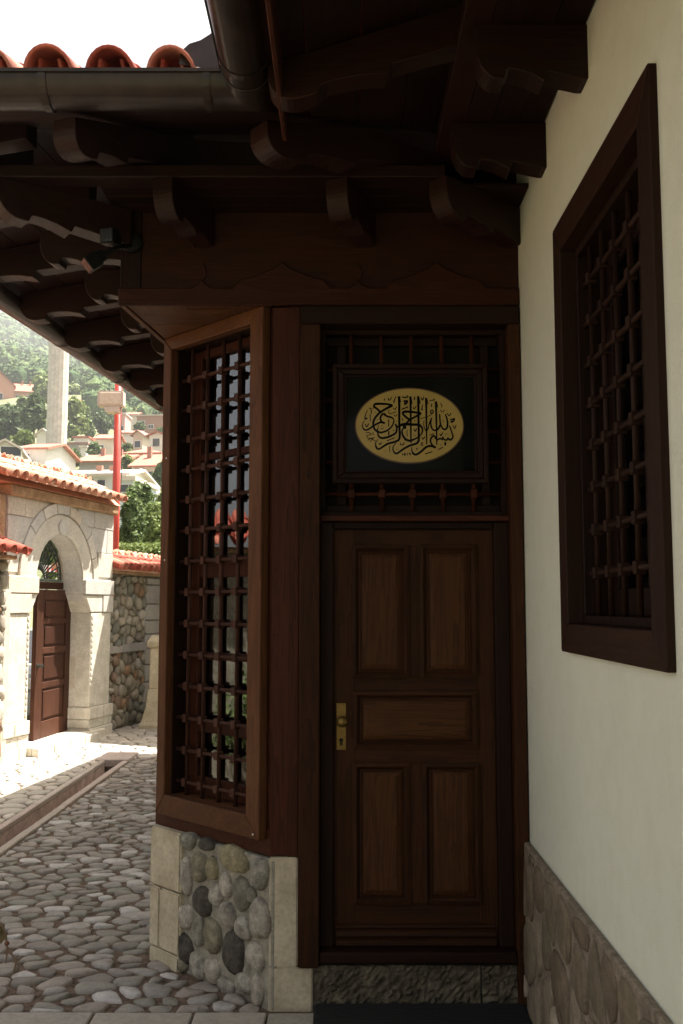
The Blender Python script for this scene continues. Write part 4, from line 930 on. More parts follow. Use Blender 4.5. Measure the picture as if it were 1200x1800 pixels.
# back layer with the narrower door opening
for q in ([(-.0,0),(-.0,2.9),(.52,2.9),(.52,0)], [(2.06,0),(2.06,2.9),(2.56,2.9),(2.56,0)], [(.52,2.62),(.52,2.9),(2.06,2.9),(2.06,2.62)]):
    gp(MB().prism(q, gfn, -.52, -.265), 'back_wall', M_FIELD, 0)
for k in range(9):
    z0 = .02+k*.21; gp(MB().prism([(.50,z0),(.535+.02*(k%2),z0),(.535+.02*(k%2),z0+.2),(.50,z0+.2)], gfn, -.50, -.262), 'jamb_stone', M_FIELD, .008)
    gp(MB().prism([(.50,z0),(.606,z0),(.606,z0+.205),(.50,z0+.205)], gfn, -.256, -.17), 'jamb_stone', M_ASHLAR, .008)
gp(MB().prism([(-.03,2.965),(2.60,2.965),(2.60,3.09),(-.03,3.09)], gfn, -.66, .08), 'cornice', M_OCHRE, .02)
gp(MB().prism([(2.57,2.0),(2.75,2.0),(2.75,2.96),(2.57,2.96)], gfn, -.66, .0), 'flank_stone', M_OCHRE, .01)
gp(MB().prism([(-.02,3.09),(2.9,3.09),(2.9,3.44),(-.02,3.44)], lambda p, q, d: GP(p, 3.09 if q < 3.2 else 3.09+.36*(1 if abs(d+.3) < .02 else 0)+.001, d), -.3, .1), 'roof_core', M_TILEP, 0)
us = (-gn*.93+V((0,0,.36))); 
tiles(gate, V(GP(2.85, 3.085, .26)), -ga, us, 14, 3, .2, rng, .3, .88, (P_UP, P_DN))
ub = (gn*.93+V((0,0,.36)))
tiles(gate, V(GP(2.85, 3.085, -1.3)), -ga, ub, 15, 3, .2, rng, .3, .88, (P_UP, P_DN))
for k in range(8):
    p = V(GP(2.85-.37*k, 3.46, -.55)); M = Matrix((( -gn.x*1.15, -ga.x, 0, p.x), (-gn.y*1.15, -ga.y, 0, p.y), (0, 0, 1.15, p.z-.06), (0,0,0,1)))
    link('ridge_tile', P_UP, M, gate)
# fanlight
DO = -.29
fan = gp(MB().tube([GP(AC-.545+.0, AZ+.0, DO)]+[GP(*p, DO) for p in arc(.53, 16)]+[GP(AC+.53, AZ, DO)], .016, 8), 'fanlight', M_IRON, 0)
gp(MB().tube([GP(AC-.54, AZ-.0, DO), GP(AC+.54, AZ, DO)], .018, 8), 'fanlight_bar', plain('pale_green_iron', (.16,.2,.17), .6), 0, fan)
gp(MB().tube([GP(*p, DO) for p in arc(.14, 10)], .012, 6), 'fanlight_bar', M_IRON, 0, fan)
gp(MB().tube([GP(*p, DO) for p in arc(.47, 16)], .009, 6), 'fanlight_bar', M_IRON, 0, fan)
for k in range(1, 18):
    t = math.pi*k/18; gp(MB().tube([GP(AC-.14*math.cos(t), AZ+.14*math.sin(t), DO), GP(AC-.53*math.cos(t), AZ+.53*math.sin(t), DO)], .009, 5), 'fanlight_bar', M_IRON, 0, fan)
# door leaf, hinged on the far jamb and standing a little open
W_GATE = wood('gate_door_timber', (.03,.012,.007), (.085,.033,.019), 'Z', .6, wear=(.095,.042,.025), spec=.15)
gp(MB().prism([(.525,1.93),(2.06,1.93),(2.06,2.02),(.525,2.02)], gfn, -.34, -.27), 'door_head', W_GATE, .006)
hinge = V(GP(.56, 0, -.27)); ld = (ga*math.cos(R(7))+gn*math.sin(R(7))).normalized(); lnv = V((-ld.y, ld.x, 0)); lnv = lnv if lnv.dot(gn) > 0 else -lnv
def LF(a, z, o): p = hinge+ld*a+lnv*o; return (p.x, p.y, z)
lf = lambda p, q, d: LF(p, q, d)
LW = 1.09
leaf = gp(MB().prism([(0,.09),(LW,.09),(LW,1.92),(0,1.92)], lf, -.05, -.015), 'door_leaf', W_GATE, .004)
for q in ([(0,.09),(.2,.09),(.2,1.92),(0,1.92)], [(LW-.2,.09),(LW,.09),(LW,1.92),(LW-.2,1.92)]): gp(MB().prism(q, lf, -.0149, .004), 'stile', W_GATE, .004, leaf)
for z0, z1 in ((.09,.32),(.715,.79),(1.135,1.21),(1.50,1.56),(1.80,1.92)): gp(MB().prism([(.2005,z0),(LW-.2005,z0),(LW-.2005,z1),(.2005,z1)], lf, -.0149, .0035), 'rail', W_GATE, .004, leaf)
for z0, z1 in ((.32,.715),(.79,1.135),(1.21,1.50),(1.56,1.80)):
    gp(MB().prism([(.26,z0+.035),(LW-.26,z0+.035),(LW-.26,z1-.035),(.26,z1-.035)], lf, -.0149, -.001), 'panel', W_GATE, .008, leaf)
gp(MB().prism([(-.05,.0),(.03,.0),(.03,1.95),(-.05,1.95)], lambda p, q, d: GP(p+.55, q, d), -.34, -.275), 'door_post', W_GATE, .006)
gp(MB().lathe(LF(LW-.06, 1.0, .004), lnv, [(0,.03),(.01,.03),(.012,.012),(.05,.012),(.055,.025),(.065,.025),(.07,0)], 10), 'knob', M_IRON, 0, leaf)
gp(MB().prism([(.3,-.02),(2.09,-.02),(2.09,.115),(.3,.115)], gfn, -.60, .12), 'threshold', M_GATE, .01)
for k in range(4): gp(MB().prism([(.62+.37*k,-.02),(.985+.37*k,-.02),(.985+.37*k,.105),(.62+.37*k,.105)], gfn, .123, .20), 'threshold_block', M_GATE, .008)

# ------------------------------------------------------------------ yard walls either side of the gateway
def rubble(parent, a0, a1, z0, z1, o, seed, sx=.17, sz=.16):
    r2 = random.Random(seed); k = 0; rest = MB()
    for p in sorted(cells(a0, a1, z0, z1, sx, sz, r2, .46), key=lambda p: abs(centroid(p)[0])):
        q = rounded(p, r2.uniform(.012,.03), r2, .08); m = MB() if k < 290 else rest
        add_stone(m, q, lambda p, q, d: GP(p, q, o+d), r2.uniform(.03,.075), r2, .5, .66, 1.05)
        if k < 290: m.build('wall_stone', M_FIELD, parent, 0, True)
        k += 1
    if rest.v: stuff(rest.build('wall_stones', M_FIELD, parent, 0, True))
rw = thing('stone_wall', GP(-1.2, 0, -.2), 'rubble stone wall with red tile coping right of the gateway', 'wall')
MB().prism([(-.01,-.1),(-4.2,-.1),(-4.2,2.2),(-.01,2.2)], gfn, -.5, -.13).build('wall_core', M_MORTAR, rw)
rubble(rw, -1.32, -.02, .0, 2.16, -.13, 3, .16, .15)
M_BLUEG = rough_stone('grey_ashlar', [(.36,.34,.33), (.42,.40,.38), (.39,.36,.33)], 5, .88, .6, mottle=.18)
z = 0
while z < 2.1:
    h = rng.uniform(.2, .3); w = rng.uniform(.25, .42)
    MB().prism([(-1.34-.42+w*.0,z),(-1.33+rng.uniform(-.02,.1),z),(-1.33+rng.uniform(-.02,.1),min(2.14,z+h-.012)),(-1.76,min(2.14,z+h-.012))], gfn, -.2, -.06+rng.uniform(-.01,.01)).build('quoin_stone', M_BLUEG, rw, .012)
    z += h
MB().prism([(-.03,1.06),(-.52,1.06),(-.52,1.16),(-.03,1.16)], gfn, -.2, -.06).build('band_stone', M_BLUEG, rw, .01)
MB().prism([(-.53,1.06),(-1.32,1.06),(-1.32,1.18),(-.53,1.18)], gfn, -.2, -.055).build('band_stone', M_BLUEG, rw, .01)
rubble(rw, -4.2, -1.78, .0, 2.16, -.13, 5, .2, .2)
MB().prism([(-.02,2.165),(-4.2,2.165),(-4.2,2.21),(-.02,2.21)], gfn, -.6, .0).build('coping_board', M_OCHRE, rw, .01)
tiles(rw, V(GP(-.16, 2.19, .10)), -ga, us, 18, 2, .2, rng, .3, .88)
tiles(rw, V(GP(-.16, 2.19, -.90)), -ga, ub, 18, 2, .2, rng, .3, .88, (P_UP, P_DN))
for k in range(10):
    p = V(GP(-.05-.37*k, 2.40, -.40)); link('ridge_tile', P_UP, Matrix(((-gn.x*1.1, -ga.x, 0, p.x), (-gn.y*1.1, -ga.y, 0, p.y), (0,0,1.1,p.z-.05), (0,0,0,1))), rw)
lw = thing('stone_wall', GP(6, 0, 0), 'rubble stone wall with red tile coping left of the gateway', 'wall')
MB().prism([(2.565,-.1),(13,-.1),(13,2.26),(2.565,2.26)], gfn, -.4, .05).build('wall_core', M_MORTAR, lw)
rubble(lw, 2.63, 6.2, .0, 2.22, .05, 9, .19, .18)
MB().prism([(2.63,2.225),(13,2.225),(13,2.27),(2.63,2.27)], gfn, -.5, .2).build('coping_board', M_OCHRE, lw, .01)
tiles(lw, V(GP(12.9, 2.25, .30)), -ga, us, 52, 3, .2, rng, .3, .88)
MB().prism([(2.5,0),(2.62,0),(2.62,1.9),(2.5,1.9)], gfn, -.1, .055).build('end_stone', M_ASHLAR, lw, .01)

# carved stone pillar in the corner
pc_ = V((-2.585, 14.0, 0)); pil = thing('stone_pillar', pc_, 'yellowish carved stone pillar with flared base in front of the rubble wall', 'pillar')
def sq(z, r, c=pc_): return [tuple(c+V((x*r, y*r, z))) for x, y in ((-1,-1),(1,-1),(1,1),(-1,1))]
def sqstack(prof):
    m = MB(); vs = [p for z, r in prof for p in sq(z, r)]; n = len(prof)
    m.add(vs, [(k*4+i, k*4+(i+1)%4, (k+1)*4+(i+1)%4, (k+1)*4+i) for k in range(n-1) for i in range(4)]+[(3,2,1,0), tuple(range((n-1)*4, n*4))]); return m
sqstack([(-.02,.25),(.06,.25),(.10,.22),(.3,.17),(.55,.15)]).build('base', M_LIME, pil, .008)
sqstack([(.551,.135),(1.12,.13)]).build('shaft', M_LIME, pil, .012)
sqstack([(1.121,.14),(1.15,.165),(1.22,.17),(1.24,.15),(1.30,.12)]).build('cap', M_LIME, pil, .008)

# red post with a floodlight box behind the wall
pxy = onY(204, 900, 19.0)
post = thing('red_post', (pxy.x, 19, terrain_z(0, 19)), 'tall red painted steel post rising behind the gateway', 'post')
MB().lathe((pxy.x, 19, -.4), (0,0,1), [(0,.08),(7.5,.072)], 16).build('shaft', M_REDP, post, 0, True)
MB().lathe((pxy.x, 19, -.4), (0,0,1), [(0,.16),(.02,.16),(.021,.0)], 16).build('base_plate', M_REDP, post)
b0, b1 = onY(175, 717, 18.85), onY(221, 690, 18.85)
fb = thing('floodlight', ((b0.x+b1.x)/2, 18.85, b0.z), 'weathered cream floodlight housing fixed to the red post', 'floodlight')
MB().box(b0.x, b1.x, 18.66, 18.90, b0.z, b1.z).build('housing', M_GREYP, fb, .02, seg=2)
MB().box(b0.x+.05, b1.x-.05, 18.645, 18.659, b0.z+.04, b1.z-.04).build('front_panel', plain('beige_panel', (.56,.47,.38), .5), fb, .006)
b2, b3 = onY(186, 725, 18.85), onY(214, 717, 18.85)
MB().prism([(b2.x+.03, b2.z-.02), (b3.x-.03, b2.z-.02), (b3.x, b3.z), (b2.x, b3.z)], lambda p, q, d: (p, d, q), 18.68, 18.94).build('bracket', M_GREYP, fb, .01)
for u in (181, 215): 
    p = onY(u, 689, 18.75); MB().lathe((p.x, 18.75, p.z-.01), (0,0,1), [(0,.02),(.04,.02),(.041,0)], 8).build('knob', M_IRON, fb)
MB().tube([onY(213, 705, 18.8), onY(213.5, 770, 18.8), onY(214, 830, 18.8), onY(212, 870, 18.9)], .008, 5).build('cable', M_IRON, fb)
# scalloped awning and a parked car beyond the gate
aw = thing('striped_awning', (-4.75, 16.3, 0), 'red and white striped awning beyond the gateway fanlight', 'awning')
for k in range(12):
    x = -4.95+.035*k; MB().prism([(x, 2.36), (x+.0345, 2.36), (x+.0345, 2.29), (x+.017, 2.28), (x, 2.29)], lambda p, q, d: (p, 16.2+d+(2.36-q)*-.3, q), 0, .01).build('strip', M_REDP if k % 2 else M_FRAMEW, aw)
MB().box(-5.2, -4.26, 16.22, 16.9, 2.36, 2.40).build('frame', M_FRAMEW, aw)
for x in (-5.18, -4.30): MB().box(x, x+.03, 16.85, 16.88, -.3, 2.36).build('leg', M_FRAMEW, aw)
cx, cy = -4.75, 14.9
car = thing('parked_car', (cx, cy, -.0), 'pale grey car parked behind the gateway, seen through the gap of the door', 'car')
side = [(-1.9,.28),(-1.92,.62),(-1.8,.80),(-1.05,.90),(-.45,1.36),(.75,1.38),(1.45,.98),(1.88,.92),(1.92,.6),(1.88,.28)]
MB().prism(side, lambda p, q, d: (cx+p*.62*.0+d, cy+p, q), -.78, .78).build('body', M_CAR, car, .05, seg=2)
MB().prism([(-.98,.93),(-.45,1.31),(.72,1.33),(1.3,.99)], lambda p, q, d: (cx+d, cy+p, q), -.786, .786).build('side_window', M_WINDARK, car)
MB().prism([(-.72,0),(.72,0),(.62,.52),(-.62,.52)], lambda p, q, d: (cx+p, cy-1.06+q*1.1-.012, .91+q*.84+d), 0, .012).build('windscreen', M_WINDARK, car)
for sx in (-.72, .72):
    for sy in (-1.2, 1.22):
        w = MB().lathe((cx+sx-.1, cy+sy, .31), (1,0,0), [(0,.25),(.02,.31),(.18,.31),(.2,.25)], 18).build('wheel', M_TYRE, car)
        MB().lathe((cx+sx-.105, cy+sy, .31), (1,0,0), [(0,.02),(.002,.19),(.208,.19),(.21,.02)], 12).build('rim', M_GREYP, w)
    MB().box(cx+sx*.78-.14, cx+sx*.78+.14, cy-1.94, cy-1.86, .62, .76).build('headlight', M_FRAMEW, car, .01)
# ------------------------------------------------------------------ minaret
mc = onY(99, 800, 100); mn = thing('minaret', (mc.x, 100, terrain_z(mc.x, 100)), 'pale fluted stone minaret shaft rising above the gateway roof', 'minaret')
M_MIN = rough_stone('minaret_stone', [(.56,.51,.46), (.64,.59,.54)], 1.4, .9, .3, False, .03, .12)
def poly_ring(z, r, n=16, flute=0): 
    return [(mc.x+r*(1-flute*(i % 2))*math.cos(2*math.pi*i/n), 100+r*(1-flute*(i % 2))*math.sin(2*math.pi*i/n), z) for i in range(n)]
def polystack(prof, n=16, fl=0):
    m = MB(); m.add([p for z, r in prof for p in poly_ring(z, r, n, fl)], [(k*n+i, k*n+(i+1)%n, (k+1)*n+(i+1)%n, (k+1)*n+i) for k in range(len(prof)-1) for i in range(n)]+[tuple(range(n))[::-1], tuple(range((len(prof)-1)*n, len(prof)*n))]); return m
zb = terrain_z(mc.x, 100)-1
polystack([(zb-2, 1.7), (zb-.5, 1.6), (zb, 1.06)], 16).build('base', M_MIN, mn)
z = zb
while z < 38:
    polystack([(z, 1.05), (z+.93, 1.05)], 32, .035).build('shaft_course', M_MIN, mn); z += .94
polystack([(z, 1.1), (z+.6, 1.5), (z+.9, 1.7), (z+1.9, 1.7)], 16).build('balcony', M_MIN, mn)
polystack([(z+1.9, .85), (z+6, .85)], 16).build('upper_shaft', M_MIN, mn)
polystack([(z+6, 1.0), (z+12, .05)], 16).build('cone_roof', plain('lead_sheet', (.2,.21,.22), .5), mn)

# ------------------------------------------------------------------ houses on the hillside
def wallmat(n, c): return plastermat(n, c, .05, .4)
WALLC = {'white': wallmat('white_wall', (.70,.68,.64)), 'cream': wallmat('cream_wall', (.66,.58,.48)), 'salmon': wallmat('salmon_wall', (.56,.30,.20)), 'grey': wallmat('grey_wall', (.36,.34,.31)), 'blue': wallmat('pale_blue_wall', (.55,.62,.68)),
         'brick': wallmat('brown_brick_wall', (.36,.20,.145)), 'pink': wallmat('pink_wall', (.58,.36,.31)), 'beige': wallmat('beige_wall', (.52,.44,.36))}
ROOFC = {'red': rough_stone('red_roof', [(.37,.13,.085), (.45,.19,.135)], 3, .85, .3, False, .03, .2), 'pale': rough_stone('pale_roof', [(.56,.48,.42), (.62,.54,.48)], 2, .85, .3, False, .03, .15), 'brown': rough_stone('brown_roof', [(.26,.15,.11), (.34,.2,.15)], 3, .85, .3, False, .03, .2)}
HG = 'houses on the hillside'
def hill_house(label, u, v_eave, w_px, Y, wall, roof='red', depth=7, rot=0, kind='gable', pitch=.45, axis='x', wins=(), h=None, ov=.35, chim=(), balcony=0):
    """u, v_eave: middle of the front eaves; w_px: front width in the photograph"""
    p = onY(u, v_eave, Y); w = w_px/F*Y; z1 = p.z
    g = min(terrain_z(p.x, Y), terrain_z(p.x, Y+depth))
    z0 = min(g-.5, z1-3) if h is None else z1-h
    ro = Matrix.Translation((p.x, Y, 0)) @ Matrix.Rotation(R(rot), 4, 'Z')
    f = lambda x, y, z: tuple(ro @ V((x, y, z)))
    hh = thing('hillside_house', f(0, depth/2, z0), label, 'house', HG)
    def part(vs, fs, n_, m_, par=None): m = MB(); m.add([f(*q) for q in vs], fs); return m.build(n_, m_, par or hh)
    def bx(n_, m_, x0, x1, y0, y1, a, b, par=None): return part([(x0,y0,a),(x1,y0,a),(x1,y1,a),(x0,y1,a),(x0,y0,b),(x1,y0,b),(x1,y1,b),(x0,y1,b)], [(0,3,2,1),(4,5,6,7),(0,1,5,4),(1,2,6,5),(2,3,7,6),(3,0,4,7)], n_, m_, par)
    wl = WALLC[wall]; rf = ROOFC[roof]; a = w/2
    if kind == 'flat':
        bx('wall', wl, -a, a, 0, depth, z0, z1); r_ = bx('roof', rf, -a-.2, a+.2, -.2, depth+.2, z1+.001, z1+.25); top = z1+.25
    elif kind == 'gable' and axis == 'x':                          # ridge runs across the view
        rise = pitch*depth/2; bx('wall', wl, -a, a, 0, depth, z0, z1)
        part([(-a,0,z1),(-a,depth,z1),(-a,depth/2,z1+rise),(a,0,z1),(a,depth,z1),(a,depth/2,z1+rise)], [(0,1,2)[::-1],(3,4,5),(0,3,5,2),(1,4,5,2)[::-1],(0,1,4,3)], 'gable', wl)
        b = a+ov; y0, y1 = -ov, depth+ov; zl = z1-ov*pitch+.02; zr = z1+rise+.02; t = .16
        r_ = part([(-b,y0,zl),(b,y0,zl),(b,depth/2,zr),(-b,depth/2,zr),(-b,y1,zl),(b,y1,zl),(-b,y0,zl+t),(b,y0,zl+t),(b,depth/2,zr+t),(-b,depth/2,zr+t),(-b,y1,zl+t),(b,y1,zl+t)],
             [(0,3,2,1),(3,4,5,2),(6,7,8,9),(9,8,11,10),(0,1,7,6),(4,10,11,5),(0,6,9,3),(3,9,10,4),(1,2,8,7),(2,5,11,8)], 'roof', rf); top = zr
    elif kind == 'gable':                                          # gable end towards us
        rise = pitch*a; bx('wall', wl, -a, a, 0, depth, z0, z1)
        part([(-a,0,z1),(a,0,z1),(0,0,z1+rise),(-a,depth,z1),(a,depth,z1),(0,depth,z1+rise)], [(0,1,2),(5,4,3),(0,2,5,3),(1,4,5,2)], 'gable', wl)
        b = a+ov; zl = z1-ov*pitch+.02; zr = z1+rise+.02; t = .16; y0, y1 = -ov, depth+ov
        r_ = part([(-b,y0,zl),(0,y0,zr),(b,y0,zl),(-b,y1,zl),(0,y1,zr),(b,y1,zl),(-b,y0,zl+t),(0,y0,zr+t),(b,y0,zl+t),(-b,y1,zl+t),(0,y1,zr+t),(b,y1,zl+t)],
             [(0,1,4,3)[::-1],(1,2,5,4)[::-1],(6,7,10,9),(7,8,11,10),(0,6,9,3),(2,5,11,8),(0,1,7,6),(1,2,8,7),(3,9,10,4),(4,10,11,5)], 'roof', rf); top = zr
    else:
        rise = pitch*min(a, depth/2); bx('wall', wl, -a, a, 0, depth, z0, z1); b = a+ov; k = min(b, depth/2+ov); zl = z1+.01; zr = z1+rise+.1
        c0_, c1_ = (-b+k, b-k) if b > depth/2+ov else (-.01, .01); d0, d1 = (depth/2, depth/2) if b > depth/2+ov else (k-ov, depth+ov-k)
        r_ = part([(-b,-ov,zl),(b,-ov,zl),(b,depth+ov,zl),(-b,depth+ov,zl),(-b,-ov,zl+.15),(b,-ov,zl+.15),(b,depth+ov,zl+.15),(-b,depth+ov,zl+.15),(c0_,d0,zr),(c1_,d0,zr),(c1_,d1+.01,zr),(c0_,d1+.01,zr)],
             [(3,2,1,0),(0,1,5,4),(1,2,6,5),(2,3,7,6),(3,0,4,7),(4,5,9,8),(5,6,10,9),(6,7,11,10),(7,4,8,11),(8,9,10,11)], 'roof', rf); top = zr
    if not wins and axis == 'x' and w > 4: wins = ((.22,.6,.7,.9),(.5,.6,.7,.9),(.78,.6,.7,.9))
    for (fx, dz, ww, wh) in wins:
        x = -a+fx*w; zt = z1-dz
        fr_ = bx('window', M_FRAMEW, x-ww/2-.08, x+ww/2+.08, -.06, .1, zt-wh-.08, zt+.08); bx('pane', M_WINDARK, x-ww/2, x+ww/2, -.075, -.062, zt-wh, zt, fr_)
    for (fx, fy, hgt) in chim:
        bx('chimney', WALLC['brick'], -a+fx*w-.18, -a+fx*w+.18, fy*depth, fy*depth+.36, top-.8, top+hgt, r_)
    for k in range(balcony):
        zt = z1-1.2-2.6*k
        bx('balcony', WALLC['white'], -a+.2, a+.3, -1.3, .0, zt-1.3, zt-.3); bx('balcony_opening', M_WINDARK, -a+.5, a-.4, -.04, .03, zt-.28, zt+.75)
        bx('post', WALLC['white'], -.1, .1, -1.25, -1.05, zt-.29, zt+.9)
    return hh
hill_house('salmon gabled house high among the trees at the far left', -2, 676, 54, 215, 'salmon', 'red', 11, 20, 'gable', .9, 'y', ((.55,2,1.2,1.4),))
hill_house('salmon long wing with orange roof beside the gabled salmon house', 42, 688, 46, 217, 'salmon', 'red', 8, 14, 'gable', .6, 'x', ((.3,1,1,1.1),(.7,1,1,1.1)), chim=((.4,.4,.8),(.7,.4,.8)))
hill_house('low white house with a narrow red roof just above the gateway tiles', 58, 790, 48, 72, 'white', 'red', 6, -6, 'gable', .25, 'x', ((.12,.35,1.1,.8),))
hill_house('white gabled house with open dark attic beside the gateway roof', 10, 788, 44, 66, 'white', 'pale', 6, 12, 'gable', .55, 'y', ((.72,-.1,1.3,.6),))
hill_house('small white shed gable left of the minaret under the trees', 76, 764, 22, 118, 'white', 'pale', 5, 0, 'gable', .8, 'y', ())
hill_house('white flat roofed cottage right of the minaret on the terrace', 143, 770, 26, 135, 'white', 'red', 5, 0, 'flat', wins=((.4,.6,1,1),))
hill_house('tiny white outbuilding below the flat roofed cottage', 147, 787, 10, 118, 'white', 'pale', 3, 0, 'flat')
hill_house('long grey terrace wall building behind the minaret', 134, 781, 40, 128, 'grey', 'brown', 3, 0, 'flat', h=5)
hill_house('cream house with shallow pink roof partly behind the red post', 184, 772, 32, 122, 'cream', 'red', 7, 0, 'gable', .3, 'x', ((.25,.8,1,1.1),))
hill_house('pale roofed house on the upper slope left of the floodlight', 158, 710, 34, 205, 'white', 'red', 7, 12, 'gable', .45, 'x', ())
hill_house('narrow pink tower house just right of the red post', 213, 728, 15, 172, 'pink', 'pale', 5, 0, 'flat', wins=((.6,2.2,.7,.9),))
hill_house('low house with red roof between the pink tower and the brick block', 230, 729, 22, 185, 'cream', 'red', 6, 0, 'gable', .3, 'x')
hill_house('large brown brick block with rows of windows at the right', 264, 731, 48, 165, 'brick', 'pale', 10, -8, 'hip', .25, wins=((.08,.9,.35,.8),(.17,.9,.35,.8),(.26,.9,.35,.8),(.08,2.4,.35,.8),(.17,2.4,.35,.8),(.26,2.4,.35,.8),(.5,1.6,.4,.6),(.6,1.6,.4,.6)))
hill_house('white house with deep balcony below the brick block', 228, 762, 34, 138, 'white', 'red', 7, 6, 'gable', .25, 'x', ((.2,1.6,1,1),(.5,1.6,1.2,1),(.8,1.6,1,1)))
hill_house('brown gabled house wedged between white houses', 243, 764, 18, 132, 'beige', 'brown', 6, -16, 'gable', .7, 'y', ((.5,.9,.9,.9),))
hill_house('white gabled house with two small windows beside the bay', 277, 766, 30, 112, 'white', 'red', 8, -12, 'gable', .4, 'y', ((.35,.35,.45,.9),(.55,.35,.45,.9)))
hill_house('wide white house with red hipped roof and dormer', 250, 799, 62, 100, 'white', 'red', 8, -6, 'hip', .45, wins=((.08,.5,.6,.8),(.35,.7,1,.8),(.75,.7,.8,.8)))
hill_house('grey house with pink roof and chimneys left of the red post', 180, 812, 82, 90, 'grey', 'red', 7, -4, 'gable', .3, 'x', ((.2,.9,1.4,1),(.45,.9,1.2,1),(.9,.7,1.2,2.2)), chim=((.3,.4,.7),(.7,.4,.6)))
hill_house('white house with pink roof and two storeys of balconies', 256, 820, 46, 80, 'beige', 'red', 7, -8, 'gable', .4, 'x', (), chim=((.3,.3,.6),), balcony=2)
hill_house('long white building with paired windows behind the gateway roof', 168, 836, 112, 60, 'white', 'pale', 6, -5, 'gable', .2, 'x', ((.40,.25,.28,.36),(.45,.25,.28,.36),(.58,.3,.28,.36),(.63,.3,.28,.36)), chim=((.40,.3,.3),(.62,.3,.3)))
hill_house('pale blue end house with paired windows right of the red post', 222, 845, 26, 57, 'blue', 'pale', 5, -5, 'flat', wins=((.3,.25,.22,.42),(.55,.25,.22,.42),(.85,.25,.18,.25)))

# ------------------------------------------------------------------ trees
LEAF = [leafmat('leaf_dark', (.055,.09,.032), (.11,.155,.055)), leafmat('leaf_mid', (.075,.115,.036), (.15,.205,.065)), leafmat('leaf_light', (.12,.17,.045), (.23,.28,.09)), leafmat('leaf_grey', (.06,.085,.045), (.11,.14,.075))]
M_BARK = rough_stone('bark', [(.11,.085,.06), (.17,.135,.10)], 8, .95, .8, False)
def tree(name, label, cat, u, v_top, w_px, Y, v_bot=None, leafs=2600, tone=1, seed=1, group=None, lsz=.3, trunk=True):
    r2 = random.Random(seed); t = onY(u, v_top, Y); w = w_px/F*Y; zt = t.z
    zb = onY(u, v_bot, Y).z if v_bot else zt-w*1.2
    gz = terrain_z(t.x, Y)-.2; zg = min(gz, zb-.2)
    h = zt-zb; cx, cy = t.x, Y
    tr_ = thing(name, (cx, cy, zg), label, cat, group)
    limbs = MB()
    hub = V((cx, cy, zb+h*.3))
    limbs.tube([(cx, cy, zg), (cx+w*.02, cy, (zg+hub.z)/2), hub], [w*.055, w*.045, w*.035], 8)
    lob = []
    nl = 17
    for k in range(nl):
        a = r2.uniform(0, 6.28); rr = r2.uniform(.1, .36)*w; zz = zb+h*r2.uniform(.2, .86)
        sh = 1-.6*max(0, (zz-zb)/h-.5)
        c = V((cx+rr*math.cos(a)*sh, cy+rr*math.sin(a)*sh, zz)); lob.append((c, w*r2.uniform(.10, .22), h*r2.uniform(.09, .2)))
        m_ = (hub+c)/2+V((0, 0, -h*.03)); limbs.tube([hub, m_, c], [w*.022, w*.014, w*.006], 5)
    lob.append((V((cx, cy, zt-h*.16)), w*.2, h*.16))
    limbs.build('trunk', M_BARK, tr_, 0, True)
    vs, fs = [], []
    for i in range(leafs):
        c, rw_, rh = lob[r2.randrange(len(lob))]
        d = V((r2.gauss(0,1), r2.gauss(0,1), r2.gauss(0,1))).normalized()
        rad = min(1.7, .35+abs(r2.gauss(.45, .32)))
        p = c+V((d.x*rw_, d.y*rw_, d.z*rh))*rad
        n_ = (d+V((r2.gauss(0,.5), r2.gauss(0,.5), r2.gauss(0,.5)+.25))).normalized(); t1 = n_.orthogonal().normalized(); t1 = Matrix.Rotation(r2.uniform(0,6.28), 3, n_) @ t1; t2 = n_.cross(t1)
        s_ = lsz*r2.uniform(.5, 1.5); k = len(vs)
        vs += [p+t1*s_, p+t2*s_*.55+n_*s_*.12, p-t1*s_, p-t2*s_*.55+n_*s_*.12]; fs.append((k, k+1, k+2, k+3))
    m = MB(); m.add(vs, fs); m.build('crown', LEAF[tone], tr_)
    return tr_
TG = 'trees among the hillside houses'
tree('broadleaf_tree', 'large dark tree at the left edge below the salmon house', 'tree', 14, 712, 62, 135, 778, 4200, 0, 1, TG, .42)
tree('broadleaf_tree', 'dark tree between the left edge tree and the minaret', 'tree', 62, 692, 44, 128, 772, 3200, 0, 2, TG, .4)
tree('broadleaf_tree', 'yellow green tree behind the roof of the salmon wing', 'tree', 76, 660, 40, 200, 712, 2600, 2, 3, TG, .55)
tree('broadleaf_tree', 'mid green tree standing in front of the salmon house walls', 'tree', 46, 704, 38, 150, 760, 2800, 1, 4, TG, .45)
tree('broadleaf_tree', 'tall light green tree immediately right of the minaret', 'tree', 134, 702, 44, 146, 776, 3400, 2, 5, TG, .42)
tree('broadleaf_tree', 'light green tree between minaret and dark conifer', 'tree', 152, 716, 34, 160, 770, 2400, 1, 6, TG, .42)
tree('broadleaf_tree', 'compact dark tree just left of the red post', 'tree', 180, 728, 34, 155, 776, 2800, 0, 7, TG, .4)
tree('broadleaf_tree', 'pale green tree below the upper slope house', 'tree', 128, 676, 50, 230, 720, 2400, 2, 8, TG, .6)
tree('shrub', 'small bright shrub among the low roofs left of the minaret', 'shrub', 44, 757, 40, 100, 784, 1800, 2, 9, 'shrubs on the slope', .25)
tree('shrub', 'rounded olive shrub right of the minaret foot', 'shrub', 130, 790, 32, 96, 822, 2000, 1, 10, 'shrubs on the slope', .25)
tree('shrub', 'small green shrub right of the red post between white houses', 'shrub', 222, 781, 18, 104, 799, 900, 1, 11, 'shrubs on the slope', .25)
tree('shrub', 'loose green shrub beside the balcony house at the bay edge', 'shrub', 284, 812, 26, 74, 862, 1600, 1, 12, 'shrubs on the slope', .22)
